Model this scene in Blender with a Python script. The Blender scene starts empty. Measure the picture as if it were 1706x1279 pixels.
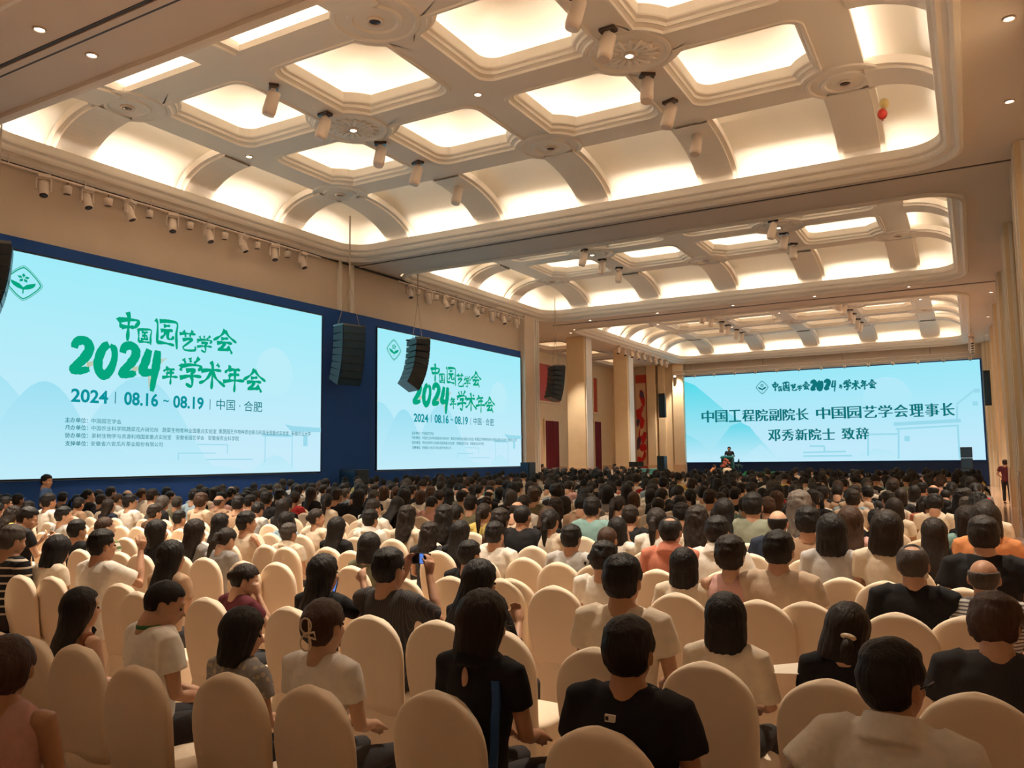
import bpy, bmesh, math, random
import numpy as np
from mathutils import Vector, Matrix, noise

SC = bpy.context.scene
COL = SC.collection
rnd = random.Random(7)

# ------------------------------------------------------------------ camera
CAM_H = 1.87
F_PX = 1352.2
YAW, PITCH, ROLL = (math.radians(a) for a in (29.514, 5.3143, -0.6543))
_f = Vector((-math.sin(YAW)*math.cos(PITCH), math.cos(YAW)*math.cos(PITCH), math.sin(PITCH)))
_r0 = Vector((math.cos(YAW), math.sin(YAW), 0))
_u0 = _r0.cross(_f)
_r = _r0*math.cos(ROLL) + _u0*math.sin(ROLL)
_u = -_r0*math.sin(ROLL) + _u0*math.cos(ROLL)
cam_data = bpy.data.cameras.new('camera')
cam_data.sensor_width = 36.0
cam_data.sensor_fit = 'HORIZONTAL'
cam_data.lens = F_PX/1706*36
cam_data.clip_end = 300
cam_data.clip_start = 0.05
cam = bpy.data.objects.new('camera', cam_data)
COL.objects.link(cam)
cam.matrix_world = Matrix(((_r.x, _u.x, -_f.x, 0), (_r.y, _u.y, -_f.y, 0), (_r.z, _u.z, -_f.z, CAM_H), (0, 0, 0, 1)))
SC.camera = cam

# ------------------------------------------------------------------ world, exposure
world = bpy.data.worlds.new('world')
SC.world = world
world.use_nodes = True
world.node_tree.nodes['Background'].inputs[0].default_value = (1.0, 0.78, 0.56, 1)
world.node_tree.nodes['Background'].inputs[1].default_value = 0.02
SC.view_settings.view_transform = 'Standard'
SC.view_settings.look = 'None'
SC.view_settings.gamma = 1.0
SC.view_settings.use_curve_mapping = False
SC.view_settings.exposure = 0.95
LED_STRIP = 30.0        # hidden strips in the large coves
LED_CELL = 8.2         # hidden strips in the small coffers
LED_COL = (1.0, 0.90, 0.76)
SC.cycles.use_denoising = True
SC.cycles.max_bounces = 8
SC.cycles.diffuse_bounces = 6
SC.cycles.glossy_bounces = 2
SC.cycles.sample_clamp_indirect = 6.0

# ------------------------------------------------------------------ pixel helpers (only used to place things)
def ray(x, y):
    return _f + _r*((x-853)/F_PX) - _u*((y-639.5)/F_PX)
def at_x(x, y, X):
    d = ray(x, y); return Vector((0, 0, CAM_H)) + d*(X/d.x)
def at_y(x, y, Y):
    d = ray(x, y); return Vector((0, 0, CAM_H)) + d*(Y/d.y)
def at_z(x, y, Z):
    d = ray(x, y); return Vector((0, 0, CAM_H)) + d*((Z-CAM_H)/d.z)

# ------------------------------------------------------------------ materials
def lin(c):
    return tuple(((v/255)/12.92 if v/255 <= 0.04045 else ((v/255+0.055)/1.055)**2.4) for v in c)
def mat(name, rgb, rough=0.6, metal=0.0, noise_s=0, noise_a=0.0, bump=0.0, bump_s=20, srgb=True, spec=None):
    m = bpy.data.materials.new(name); m.use_nodes = True
    nt = m.node_tree; b = nt.nodes['Principled BSDF']
    c = lin(rgb) if srgb else rgb
    b.inputs['Base Color'].default_value = (*c, 1)
    b.inputs['Roughness'].default_value = rough
    b.inputs['Metallic'].default_value = metal
    if spec is not None: b.inputs['Specular IOR Level'].default_value = spec
    tc = nt.nodes.new('ShaderNodeTexCoord')
    if noise_a:
        n = nt.nodes.new('ShaderNodeTexNoise'); n.inputs['Scale'].default_value = noise_s; n.inputs['Detail'].default_value = 4
        nt.links.new(tc.outputs['Object'], n.inputs['Vector'])
        mx = nt.nodes.new('ShaderNodeMix'); mx.data_type = 'RGBA'
        mx.inputs[6].default_value = (*[v*(1-noise_a) for v in c], 1)
        mx.inputs[7].default_value = (*[min(1, v*(1+noise_a)) for v in c], 1)
        nt.links.new(n.outputs['Fac'], mx.inputs[0]); nt.links.new(mx.outputs[2], b.inputs['Base Color'])
    if bump:
        n2 = nt.nodes.new('ShaderNodeTexNoise'); n2.inputs['Scale'].default_value = bump_s; n2.inputs['Detail'].default_value = 3
        nt.links.new(tc.outputs['Object'], n2.inputs['Vector'])
        bp = nt.nodes.new('ShaderNodeBump'); bp.inputs['Strength'].default_value = bump; bp.inputs['Distance'].default_value = 0.01
        nt.links.new(n2.outputs['Fac'], bp.inputs['Height']); nt.links.new(bp.outputs['Normal'], b.inputs['Normal'])
    return m
def emit(name, rgb, s, srgb=True):
    if srgb: s = s/2**SC.view_settings.exposure          # pictures keep their own colours at this exposure
    m = bpy.data.materials.new(name); m.use_nodes = True
    nt = m.node_tree; nt.nodes.clear()
    e = nt.nodes.new('ShaderNodeEmission'); o = nt.nodes.new('ShaderNodeOutputMaterial')
    c = lin(rgb) if srgb else rgb
    e.inputs[0].default_value = (*c, 1); e.inputs[1].default_value = s
    nt.links.new(e.outputs[0], o.inputs[0])
    return m
def colour_mat(name, rough=0.8, bump=0.3, bump_s=60, stretch=(1, 1, 1), kind=None, spec=0.3, var=0.12):
    """takes its colour from the object's own colour, so that copies sharing a mesh may differ"""
    m = bpy.data.materials.new(name); m.use_nodes = True
    nt = m.node_tree; b = nt.nodes['Principled BSDF']
    b.inputs['Roughness'].default_value = rough; b.inputs['Specular IOR Level'].default_value = spec
    oi = nt.nodes.new('ShaderNodeObjectInfo'); tc = nt.nodes.new('ShaderNodeTexCoord')
    mp = nt.nodes.new('ShaderNodeMapping'); mp.inputs['Scale'].default_value = stretch
    nt.links.new(tc.outputs['Object'], mp.inputs['Vector'])
    n = nt.nodes.new('ShaderNodeTexNoise'); n.inputs['Scale'].default_value = bump_s; n.inputs['Detail'].default_value = 3
    nt.links.new(mp.outputs[0], n.inputs['Vector'])
    bp = nt.nodes.new('ShaderNodeBump'); bp.inputs['Strength'].default_value = bump; bp.inputs['Distance'].default_value = 0.006
    nt.links.new(n.outputs['Fac'], bp.inputs['Height']); nt.links.new(bp.outputs['Normal'], b.inputs['Normal'])
    hsv = nt.nodes.new('ShaderNodeMapRange'); hsv.inputs[3].default_value = 1-var; hsv.inputs[4].default_value = 1+var
    nt.links.new(n.outputs['Fac'], hsv.inputs[0])
    vm = nt.nodes.new('ShaderNodeVectorMath'); vm.operation = 'SCALE'
    nt.links.new(oi.outputs['Color'], vm.inputs[0]); nt.links.new(hsv.outputs[0], vm.inputs[3])
    src = vm.outputs[0]
    if kind:
        mix = nt.nodes.new('ShaderNodeMix'); mix.data_type = 'RGBA'
        if kind == 'pattern':
            w = nt.nodes.new('ShaderNodeTexVoronoi'); w.inputs['Scale'].default_value = 28
            nt.links.new(tc.outputs['Object'], w.inputs['Vector'])
            gt = nt.nodes.new('ShaderNodeMath'); gt.operation = 'LESS_THAN'; gt.inputs[1].default_value = 0.38
            nt.links.new(w.outputs['Distance'], gt.inputs[0]); col = (0.50, 0.40, 0.28, 1)
        else:
            sx = nt.nodes.new('ShaderNodeSeparateXYZ'); nt.links.new(tc.outputs['Object'], sx.inputs[0])
            ax, period, duty, col = kind
            md = nt.nodes.new('ShaderNodeMath'); md.operation = 'FRACT'
            ml = nt.nodes.new('ShaderNodeMath'); ml.operation = 'MULTIPLY'; ml.inputs[1].default_value = 1/period
            nt.links.new(sx.outputs[ax], ml.inputs[0]); nt.links.new(ml.outputs[0], md.inputs[0])
            gt = nt.nodes.new('ShaderNodeMath'); gt.operation = 'LESS_THAN'; gt.inputs[1].default_value = duty
            nt.links.new(md.outputs[0], gt.inputs[0])
        nt.links.new(gt.outputs[0], mix.inputs[0]); nt.links.new(src, mix.inputs[6]); mix.inputs[7].default_value = col
        src = mix.outputs[2]
    nt.links.new(src, b.inputs['Base Color'])
    return m

M = dict(
    plaster=mat('plaster', (236, 226, 214), 0.85),
    dome=mat('dome_plaster', (247, 240, 228), 0.9),
    soffit=mat('soffit_plaster', (216, 202, 190), 0.8, noise_s=0.6, noise_a=0.04),
    wall=mat('wall_fabric_panel', (214, 194, 174), 0.8, noise_s=1.5, noise_a=0.04),
    stone=mat('beige_stone', (232, 208, 172), 0.5, noise_s=2.2, noise_a=0.07),
    dado=mat('marble_dado', (214, 176, 142), 0.25, noise_s=3.0, noise_a=0.16),
    lit_stone=mat('lit_side_stone', (232, 226, 220), 0.4),  # column stone with the light on its hall side put into the colour
    floor=mat('marble_floor', (214, 176, 150), 0.12, noise_s=1.2, noise_a=0.10),
    groove=mat('groove_dark', (70, 62, 58), 0.6),
    blue=mat('blue_backing_cloth', (20, 72, 150), 0.85, bump=0.3, bump_s=6),
    black=mat('black_cabinet', (28, 34, 40), 0.45),
    grille=mat('speaker_grille', (34, 62, 84), 0.35, metal=0.4),
    steel=mat('steel', (120, 118, 116), 0.35, metal=0.9),
    wire=mat('hoist_wire', (190, 170, 150), 0.5),
    white_metal=mat('white_enamel', (226, 206, 190), 0.4),
    lens=mat('lens_dark', (70, 50, 42), 0.15),
    curtain=mat('wine_curtain', (112, 14, 34), 0.7),
    redpanel=mat('red_lacquer', (186, 62, 44), 0.5),
    brownpanel=mat('rust_panel', (176, 92, 58), 0.6),
    art_red=mat('art_red', (196, 22, 24), 0.5), art_cream=mat('art_cream', (222, 186, 150), 0.6), art_blue=mat('art_violet', (92, 66, 96), 0.6),
    strip=emit('led_strip', LED_COL, LED_STRIP, False),
    strip_added=emit('led_strip_added', LED_COL, LED_STRIP*0.42, False),  # added fill strip that brightens the upper cove
    strip_dim=emit('led_strip_dimmed', LED_COL, LED_STRIP*0.38, False), strip_cell_dim=emit('led_strip_small_dimmed', LED_COL, LED_CELL*0.4, False),
    strip_side=emit('led_strip_side_hall', LED_COL, 34.0, False),
    strip_cell=emit('led_strip_small', LED_COL, LED_CELL, False),
    lamp=emit('lamp_glow', (1.0, 0.86, 0.68), 14.0, False),
    cloth=mat('chair_cloth', (240, 220, 194), 0.75, bump=0.5, bump_s=7),
    skin=colour_mat('skin', 0.5, 0.1, 40, spec=0.35, var=0.06),
    hair=colour_mat('hair', 0.55, 1.0, 110, (1, 1, 0.10), spec=0.30, var=0.45),
    fabric=colour_mat('shirt_fabric', 0.85, 0.35, 30),
    stripe_h=colour_mat('striped_fabric', 0.85, 0.2, 30, kind=(2, 0.062, 0.25, (0.55, 0.46, 0.36, 1))),
    stripe_fine=colour_mat('fine_striped_fabric', 0.85, 0.2, 30, kind=(2, 0.022, 0.42, (0.10, 0.08, 0.08, 1))),
    stripe_green=colour_mat('green_striped_fabric', 0.85, 0.2, 30, kind=(2, 0.07, 0.45, (0.12, 0.22, 0.08, 1))),
    pinstripe=colour_mat('pinstriped_fabric', 0.8, 0.2, 30, kind=(0, 0.016, 0.2, (0.10, 0.07, 0.05, 1))),
    pattern=colour_mat('mottled_knit', 0.9, 0.4, 40, kind='pattern'),
    trouser=mat('dark_trousers', (44, 40, 42), 0.85), eye=mat('eye_dark', (20, 14, 12), 0.2),
    stage=mat('stage_skirt', (24, 50, 96), 0.8), stagetop=mat('stage_carpet', (60, 40, 44), 0.9),
    leaf=mat('leaf_green', (24, 150, 84), 0.6), darkleaf=mat('leaf_dark', (18, 64, 70), 0.6),
    lectern=mat('lectern_green', (20, 108, 104), 0.5), flower=mat('pink_flower', (214, 120, 104), 0.7),
    desk=mat('desk_cloth_cyan', (96, 176, 182), 0.8),
    glass_fr=mat('spectacle_frame', (24, 18, 18), 0.3), phone=mat('phone_body', (22, 24, 30), 0.25),
    phone_scr=emit('phone_screen', (96, 140, 226), 0.9), strap=mat('blue_strap', (42, 84, 142), 0.7),
    cream=mat('cream_clip', (226, 204, 176), 0.35), paper=mat('paper_white', (240, 226, 208), 0.8),
    green=mat('green_band', (60, 120, 70), 0.8), redband=mat('red_band', (170, 40, 34), 0.8),
    lace=mat('cream_lace', (226, 196, 140), 0.8), balloon_red=mat('balloon_red', (206, 60, 48), 0.3), balloon_gold=mat('balloon_gold', (222, 196, 130), 0.3),
)

# ------------------------------------------------------------------ object helpers
def link(name, me, m=None, parent=None, smooth=False):
    o = bpy.data.objects.new(name, me); COL.objects.link(o)
    if m is not None and len(me.materials) == 0: me.materials.append(m)
    if parent is not None: o.parent = parent
    if smooth: me.shade_smooth()
    return o
def mesh(vs, fs):
    me = bpy.data.meshes.new('m'); me.from_pydata([tuple(v) for v in vs], [], [tuple(f) for f in fs]); me.update()
    return me
def tag(o, label=None, cat=None, group=None, kind=None):
    if label: o['label'] = label
    if cat: o['category'] = cat
    if group: o['group'] = group
    if kind: o['kind'] = kind
    return o
def empty(name, loc=(0, 0, 0), rz=0.0):
    o = bpy.data.objects.new(name, None); COL.objects.link(o)
    o.empty_display_size = 0.1
    o.location = loc; o.rotation_euler = (0, 0, rz)
    return o
def copy_tree(o, parent=None):
    c = o.copy(); COL.objects.link(c); c.parent = parent
    for ch in list(o.children): copy_tree(ch, c)
    return c
class MB:
    """collects shapes for one mesh"""
    def __init__(s): s.v = []; s.f = []
    def add(s, vs, fs):
        n = len(s.v); s.v += [tuple(v) for v in vs]; s.f += [tuple(i+n for i in f) for f in fs]; return s
    def box(s, x0, x1, y0, y1, z0, z1, mtx=None):
        vs = [Vector((x, y, z)) for z in (z0, z1) for y in (y0, y1) for x in (x0, x1)]
        if mtx is not None: vs = [mtx @ v for v in vs]
        return s.add(vs, [(0, 2, 3, 1), (4, 5, 7, 6), (0, 1, 5, 4), (2, 6, 7, 3), (0, 4, 6, 2), (1, 3, 7, 5)])
    def tube(s, pts, r, n=8, cap=True):
        pts = [Vector(p) for p in pts]; k = len(pts); rs = r if isinstance(r, (list, tuple)) else [r]*k
        vs = []
        for i, p in enumerate(pts):
            t = (pts[min(i+1, k-1)] - pts[max(i-1, 0)]).normalized()
            a = t.orthogonal().normalized() if i == 0 else (a0 - t*a0.dot(t)).normalized()
            a0 = a; b = t.cross(a)
            vs += [p + (a*math.cos(2*math.pi*j/n) + b*math.sin(2*math.pi*j/n))*rs[i] for j in range(n)]
        fs = [(i*n+j, i*n+(j+1) % n, (i+1)*n+(j+1) % n, (i+1)*n+j) for i in range(k-1) for j in range(n)]
        if cap: fs += [tuple(range(n))[::-1], tuple((k-1)*n+j for j in range(n))]
        return s.add(vs, fs)
    def lathe(s, prof, c=(0, 0, 0), n=24, axis='z'):
        vs = []
        for r, h in prof:
            for j in range(n):
                a = 2*math.pi*j/n
                p = (r*math.cos(a), r*math.sin(a), h)
                if axis == 'y': p = (p[0], p[2], p[1])
                if axis == 'x': p = (p[2], p[0], p[1])
                vs.append((p[0]+c[0], p[1]+c[1], p[2]+c[2]))
        k = len(prof)
        fs = [(i*n+j, i*n+(j+1) % n, (i+1)*n+(j+1) % n, (i+1)*n+j) for i in range(k-1) for j in range(n)]
        fs += [tuple(range(n))[::-1], tuple((k-1)*n+j for j in range(n))]
        return s.add(vs, fs)
    def ell(s, c, r, n=12, m=8, mtx=None):
        vs = []; c = Vector(c)
        for i in range(1, m):
            t = math.pi*i/m
            for j in range(n):
                a = 2*math.pi*j/n
                vs.append(Vector((r[0]*math.sin(t)*math.cos(a), r[1]*math.sin(t)*math.sin(a), r[2]*math.cos(t))))
        vs += [Vector((0, 0, r[2])), Vector((0, 0, -r[2]))]
        if mtx is not None: vs = [mtx @ v for v in vs]
        vs = [v+c for v in vs]
        T, B = (m-1)*n, (m-1)*n+1
        fs = [(i*n+j, (i+1)*n+j, (i+1)*n+(j+1) % n, i*n+(j+1) % n) for i in range(m-2) for j in range(n)]
        fs += [(T, j, (j+1) % n) for j in range(n)] + [(B, (m-2)*n+(j+1) % n, (m-2)*n+j) for j in range(n)]
        return s.add(vs, fs)
    def loft(s, secs, n=16, cap=True, e=1.0):
        """secs: (centre, half width x, half depth, tilt about x) - rings in a plane tilted about x"""
        vs = []
        for sec in secs:
            c = Vector(sec[0]); a, b = sec[1], sec[2]; t = sec[3] if len(sec) > 3 else 0.0
            for j in range(n):
                u = 2*math.pi*j/n; cu, su = math.cos(u), math.sin(u)
                if e != 1.0: cu = math.copysign(abs(cu)**e, cu); su = math.copysign(abs(su)**e, su)
                y = b*su
                vs.append(c + Vector((a*cu, y*math.cos(t), y*math.sin(t))))
        k = len(secs)
        fs = [(i*n+j, i*n+(j+1) % n, (i+1)*n+(j+1) % n, (i+1)*n+j) for i in range(k-1) for j in range(n)]
        if cap: fs += [tuple(range(n))[::-1], tuple((k-1)*n+j for j in range(n))]
        return s.add(vs, fs)
    def xf(s, mtx):
        s.v = [tuple(mtx @ Vector(v)) for v in s.v]; return s
    def me(s): return mesh(s.v, s.f)
    def build(s, name, m, parent=None, smooth=False, loc=None):
        o = link(name, s.me(), m, parent, smooth)
        if loc is not None: o.location = loc
        return o
def bev(o, w=0.01, seg=1):
    m = o.modifiers.new('bevel', 'BEVEL'); m.width = w; m.segments = seg; m.limit_method = 'ANGLE'; m.angle_limit = math.radians(40)
    return o
# ================================================================== THE ROOM
XW, XR, YB, YF = -18.0, 1.95, 56.0, -8.5       # left wall, right wall (recess), back wall, rear wall
XP = 1.09                                      # faces of the pilasters on the right
ZS = 8.5                                       # soffit
XS = -23.0                                     # wall of the side hall
ZR = 9.65                                      # underside of the ribs
PIT = 3.44
S = lambda o: tag(o, kind='structure')

# floor: large marble slabs with thin joints, each slab a piece near the aisle
S(MB().box(XS-0.3, XR+0.3, YF-0.3, YB+0.3, -0.2, -0.012).build('floor', M['floor']))
floor = bpy.data.objects['floor']
slab = MB().box(0.004, 1.196, 0.004, 1.196, -0.02, 0.0).me(); slab.materials.append(M['floor'])
k = 0
for i in range(-2, 2):
    for j in range(0, 46):
        x0, y0 = 0.35+1.2*i, 1.2*j
        if x0+1.2 > XR or x0 < -1.5: continue
        o = link('floor_slab', slab, None, floor); o.location = (x0, y0, 0)
MB().box(XS, 0.35-1.2*1-0.004, YF, YB, -0.02, 0.0).build('carpet', mat('dull_carpet', (168, 138, 116), 0.9, noise_s=3, noise_a=0.2), floor)

# walls
wl = S(MB().box(XW-0.3, XW, YF, 34.0, 0, ZS).build('wall_left', M['wall']))
S(MB().box(XR, XR+0.3, YF, YB, 0, ZS+0.5).build('wall_right', M['stone']))
S(MB().box(XS-0.3, XR+0.3, YF-0.3, YF, 0, ZS+0.5).build('wall_rear', M['wall']))
wb = S(MB().box(XS-0.3, XR+0.3, YB, YB+0.3, 0, ZS+0.5).build('wall_back', M['wall']))
ws = S(MB().box(XS-0.3, XS, 33.5, YB, 0, ZS).build('wall_side', M['stone']))
S(MB().box(XS, XW, 33.2, 33.5, 0, ZS).build('wall_return', M['stone']))
S(MB().box(XR-0.04, XR, YF, YB, 0, 1.38).build('trim_1', M['dado']))
d = MB(); d.box(XW+0.05, -17.2, YB-0.04, YB, 0, 1.38); d.build('marble_dado', M['dado'], wb)
MB().box(XS, XS+0.04, 33.5, YB, 0, 1.38).build('marble_dado', M['dado'], ws)

# blue backing round the left screens
for y0, y1, z0, z1 in ((4.0, 32.4, 0.0, 1.52), (4.0, 32.4, 6.55, 6.82), (19.3, 22.0, 1.52, 6.55), (32.33, 32.42, 1.52, 6.55), (4.0, 8.98, 1.52, 6.55)):
    MB().box(XW, XW+0.12, y0, y1, z0, z1).build('blue_backing', M['blue'], wl)
# pilaster between bays and at the end of the wall
def fluted(name, x0, x1, y0, y1, z0, z1, m, grooves='x', n=2, parent=None):
    o = MB().box(x0, x1, y0, y1, z0, z1).build(name, m, parent); bev(o, 0.03, 2)
    g = MB()
    return o
for y in (20.15, 20.75): MB().box(XW, XW+0.07, y, y+0.16, 6.82, ZS-0.02).build('vertical_bead', M['plaster'], wl)
ep = S(MB().box(XW-0.9, XW+0.34, 32.45, 33.35, 0, ZS).build('trim_2', M['wall'])); bev(ep, 0.04, 2)
for y in (33.42, 33.62, 33.82): bev(MB().box(XW-0.7, XW+0.30, y, y+0.13, 0, ZS).build('vertical_bead', M['plaster'], ep), 0.02)

# pilasters of the right wall
pil_bm = MB().box(XP, XR, -1.7, 0, 0, ZS)
pil = pil_bm.build('trim_3', M['stone']); S(pil); pil.location = (0, 21.56, 0)
for q in ((-1.45, -1.38), (-0.32, -0.25)):
    MB().box(XP-0.035, XP+0.01, q[0], q[1], 0, ZS-0.02).build('vertical_bead', M['plaster'], pil)
MB().box(XP-0.02, XP+0.01, -1.7, 0.0, 0, 1.38).build('marble_dado', M['dado'], pil)
for q in ((0.12, 0.20), (0.62, 0.70)):
    MB().box(XP+q[0], XP+q[1], -1.74, -1.69, 0, ZS-0.02).build('vertical_bead', M['plaster'], pil)
for Y in (28.68, 35.85, 43.1, 50.4, 14.4, 7.2):
    c = copy_tree(pil); c.location = (0, Y, 0)
# right end of the back wall, a fluted pier beside the screen
pr_ = S(MB().box(0.72, XR, YB-0.5, YB, 0, ZS).build('trim_4', M['stone']))
for x in (0.76, 0.95): MB().box(x, x+0.06, YB-0.54, YB-0.49, 0, ZS-0.02).build('vertical_bead', M['plaster'], pr_)
# left end of the back wall: three stone piers
for x0, x1, dpt in ((-20.3, -19.65, 0.5), (-19.5, -18.95, 0.35), (-18.35, -17.55, 0.55)):
    o = S(MB().box(x0, x1, YB-dpt, YB, 0, ZS).build('trim_5', M['stone'])); bev(o, 0.03)
    MB().box(x0-0.01, x1+0.01, YB-dpt-0.02, YB-dpt+0.05, 0, 1.38).build('marble_dado', M['dado'], o)
S(MB().box(-18.96, -18.34, YB-0.2, YB, 0, ZS).build('trim_6', M['stone']))

# free columns of the side hall
def column(x0, x1, y0, y1):
    o = S(MB().box(x0, x1, y0, y1, 0, ZS+0.02).build('trim_7', M['stone'])); bev(o, 0.03)
    MB().box(x1-0.02, x1+0.05, y0+0.14, y1-0.1, 1.38, ZS).build('lit_side_panel', M['lit_stone'], o)  # lit hall side of the column, painted as a paler panel
    MB().box(x0-0.03, x1+0.06, y0-0.03, y1+0.03, 0, 1.38).build('marble_dado', M['dado'], o)
column(-19.15, -18.08, 39.9, 40.9)
column(-18.95, -18.05, 46.1, 47.1)

# ---------------- side hall wall: doors with curtains, red panels, lacquer art
def side_door(y0, y1, z1, m, idx):
    fr = MB(); t = 0.12
    fr.box(XS, XS+0.1, y0-t, y0, 0, z1+t); fr.box(XS, XS+0.1, y1, y1+t, 0, z1+t); fr.box(XS, XS+0.1, y0, y1, z1, z1+t)
    o = fr.build('door_%d' % idx, M['stone']); S(o)
    n = 40; v = []; f = []
    for i in range(n+1):
        yy = y0+(y1-y0)*i/n; xx = XS+0.06+0.035*math.sin(i*1.3)+0.02*math.sin(i*2.9)
        v += [(xx, yy, 0.02), (xx, yy, z1)]
    f = [(2*i, 2*i+2, 2*i+3, 2*i+1) for i in range(n)]
    link('curtain', mesh(v, f), m, o, True)
def y_of(px, X=XS): return at_x(px, 700, X).y
side_door(y_of(906.5), y_of(928.5), 4.25, M['curtain'], 1)
side_door(y_of(947), y_of(953), 4.3, M['brownpanel'], 2)
side_door(y_of(988.5), y_of(999), 4.45, M['curtain'], 3)
p = MB().box(XS, XS+0.05, y_of(896), y_of(903.5), 0, 3.6).build('door_4', M['art_cream']); S(p)
def red_panel(px0, px1, z0, z1, m, label):
    y0, y1 = y_of(px0), y_of(px1)
    r = empty('wall_panel', (XS, (y0+y1)/2, z0)); h = (y1-y0)/2
    fr = MB(); fr.box(0, 0.14, -h-0.1, -h, 0, z1-z0); fr.box(0, 0.14, h, h+0.1, 0, z1-z0); fr.box(0, 0.14, -h-0.1, h+0.1, -0.12, 0); fr.box(0, 0.14, -h-0.1, h+0.1, z1-z0, z1-z0+0.12)
    fr.build('frame', M['stone'], r); MB().box(0.01, 0.05, -h, h, 0, z1-z0).build('panel', m, r)
    tag(r, label, 'wall panel', 'red panels high on the side hall wall')
red_panel(890, 930, 5.45, 7.75, M['redpanel'], 'large red wall panel high up behind the hanging speaker column')
red_panel(947, 953, 5.2, 7.7, M['brownpanel'], 'narrow rust coloured wall panel just before the first free column')
red_panel(987, 993.5, 5.1, 7.5, M['redpanel'], 'bright red wall panel in a white frame between the two free columns')
red_panel(1021.5, 1028, 0.6, 8.0, M['brownpanel'], 'tall rust coloured wall strip just before the second free column')

# lacquer painting on the back wall of the side hall
a0, a1 = at_y(1059, 640, YB-0.1).x, at_y(1080, 640, YB-0.1).x
art = empty('wall_painting', (a0, YB-0.02, 0.9)); W_ = a1-a0+0.1; H_ = 7.0
MB().box(0, W_, -0.12, 0, 0, H_).build('frame', M['redpanel'], art)
MB().box(0.0, W_-0.3, -0.15, -0.11, 0.4, H_-0.6).build('ground', M['art_cream'], art)
r2 = random.Random(3)
for k in range(15):
    u, w, z, h = r2.uniform(0.05, W_-0.5), r2.uniform(0.15, 0.35), 0.7+5.2*(k/15), r2.uniform(0.3, 0.75)
    m = (M['art_red'], M['art_red'], M['art_cream'], M['art_red'], M['art_blue'])[k % 5]
    n = 9; th = r2.uniform(-0.7, 0.7); pts = []
    for q in range(n):
        a = 2*math.pi*q/n; x = w*math.cos(a)*r2.uniform(0.7, 1.1); zz = h*math.sin(a)*r2.uniform(0.7, 1.1)
        pts.append((min(W_-0.32, max(0.02, u+x*math.cos(th)-zz*math.sin(th)*0.4)), min(H_-0.65, max(0.42, z+zz))))
    d0 = -0.155-0.004*k
    v = [(x, d0, zz) for x, zz in pts]+[(x, -0.145, zz) for x, zz in pts]
    f = [tuple(range(n))]+[(i, (i+1) % n, n+(i+1) % n, n+i) for i in range(n)]
    link('paint_patch', mesh(v, f), m, art)
tag(art, 'tall red and cream abstract painting on the far wall beside the piers', 'painting')

# ================================================================== CEILING
COFFERS = [(-6.6, 5.7, [-3.9, -0.46, 2.98]), (8.62, 20.25, [10.77, 14.21, 17.65]), (23.15, 34.2, [24.5, 27.94, 31.38]), (37.75, 55.0, [41.68, 45.12, 48.56, 52.0])]
XL, XRR = -17.42, -0.27
NX = [-1.92-PIT*i for i in range(5)]
def rrect(x0, x1, y0, y1, r, n=8):
    pts = []
    for cx, cy, a0 in ((x1-r, y1-r, 0), (x0+r, y1-r, 90), (x0+r, y0+r, 180), (x1-r, y0+r, 270)):
        for i in range(n+1):
            a = math.radians(a0+90*i/n); pts.append((cx+r*math.cos(a), cy+r*math.sin(a)))
    return pts
def fill_with_holes(outer, holes, z):
    bm = bmesh.new(); es = []
    for loop in [outer]+holes:
        vs = [bm.verts.new((x, y, z)) for x, y in loop]
        es += [bm.edges.new((vs[i], vs[(i+1) % len(vs)])) for i in range(len(vs))]
    bmesh.ops.triangle_fill(bm, use_beauty=True, use_dissolve=False, edges=es)
    me = bpy.data.meshes.new('m'); bm.to_mesh(me); bm.free(); return me
def ring_faces(k, n, closed=True):
    return [(i*n+j, i*n+(j+1) % n, (i+1)*n+(j+1) % n, (i+1)*n+j) for i in range(k-1) for j in range(n)]
holes = [rrect(XL-0.42, XRR+0.42, a-0.42, b+0.42, 0.9) for a, b, _ in COFFERS]
side_cof = [(-22.1, -19.9, 35.2, 38.6), (-22.1, -19.9, 40.6, 43.6), (-22.1, -19.9, 45.0, 48.0), (-22.1, -19.9, 50.0, 53.3)]
holes_s = [rrect(a, b, c, d_, 0.4) for a, b, c, d_ in side_cof]
ceil = link('ceiling', fill_with_holes([(XS-0.3, 33.2), (XW-0.3, 33.2), (XW-0.3, YF), (XR+0.3, YF), (XR+0.3, YB), (XS-0.3, YB)], holes+holes_s, ZS), M['soffit']); S(ceil)
# grooved slots across the beams
for yc in (7.2, 21.2, 36.0):
    for dy, w in ((-0.11, 0.05), (0.09, 0.05)):
        MB().box(XW+0.05, XP+0.02, yc+dy, yc+dy+w, ZS-0.012, ZS+0.003).build('partition_track', M['groove'], ceil)
    MB().box(XW+0.05, XP+0.02, yc-0.05, yc+0.08, ZS-0.03, ZS+0.003).build('partition_track_cover', M['soffit'], ceil)
MB().box(XW+0.0, XW+0.06, YF, 34.0, ZS-0.06, ZS-0.01).build('shadow_gap', M['groove'], ceil)

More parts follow.
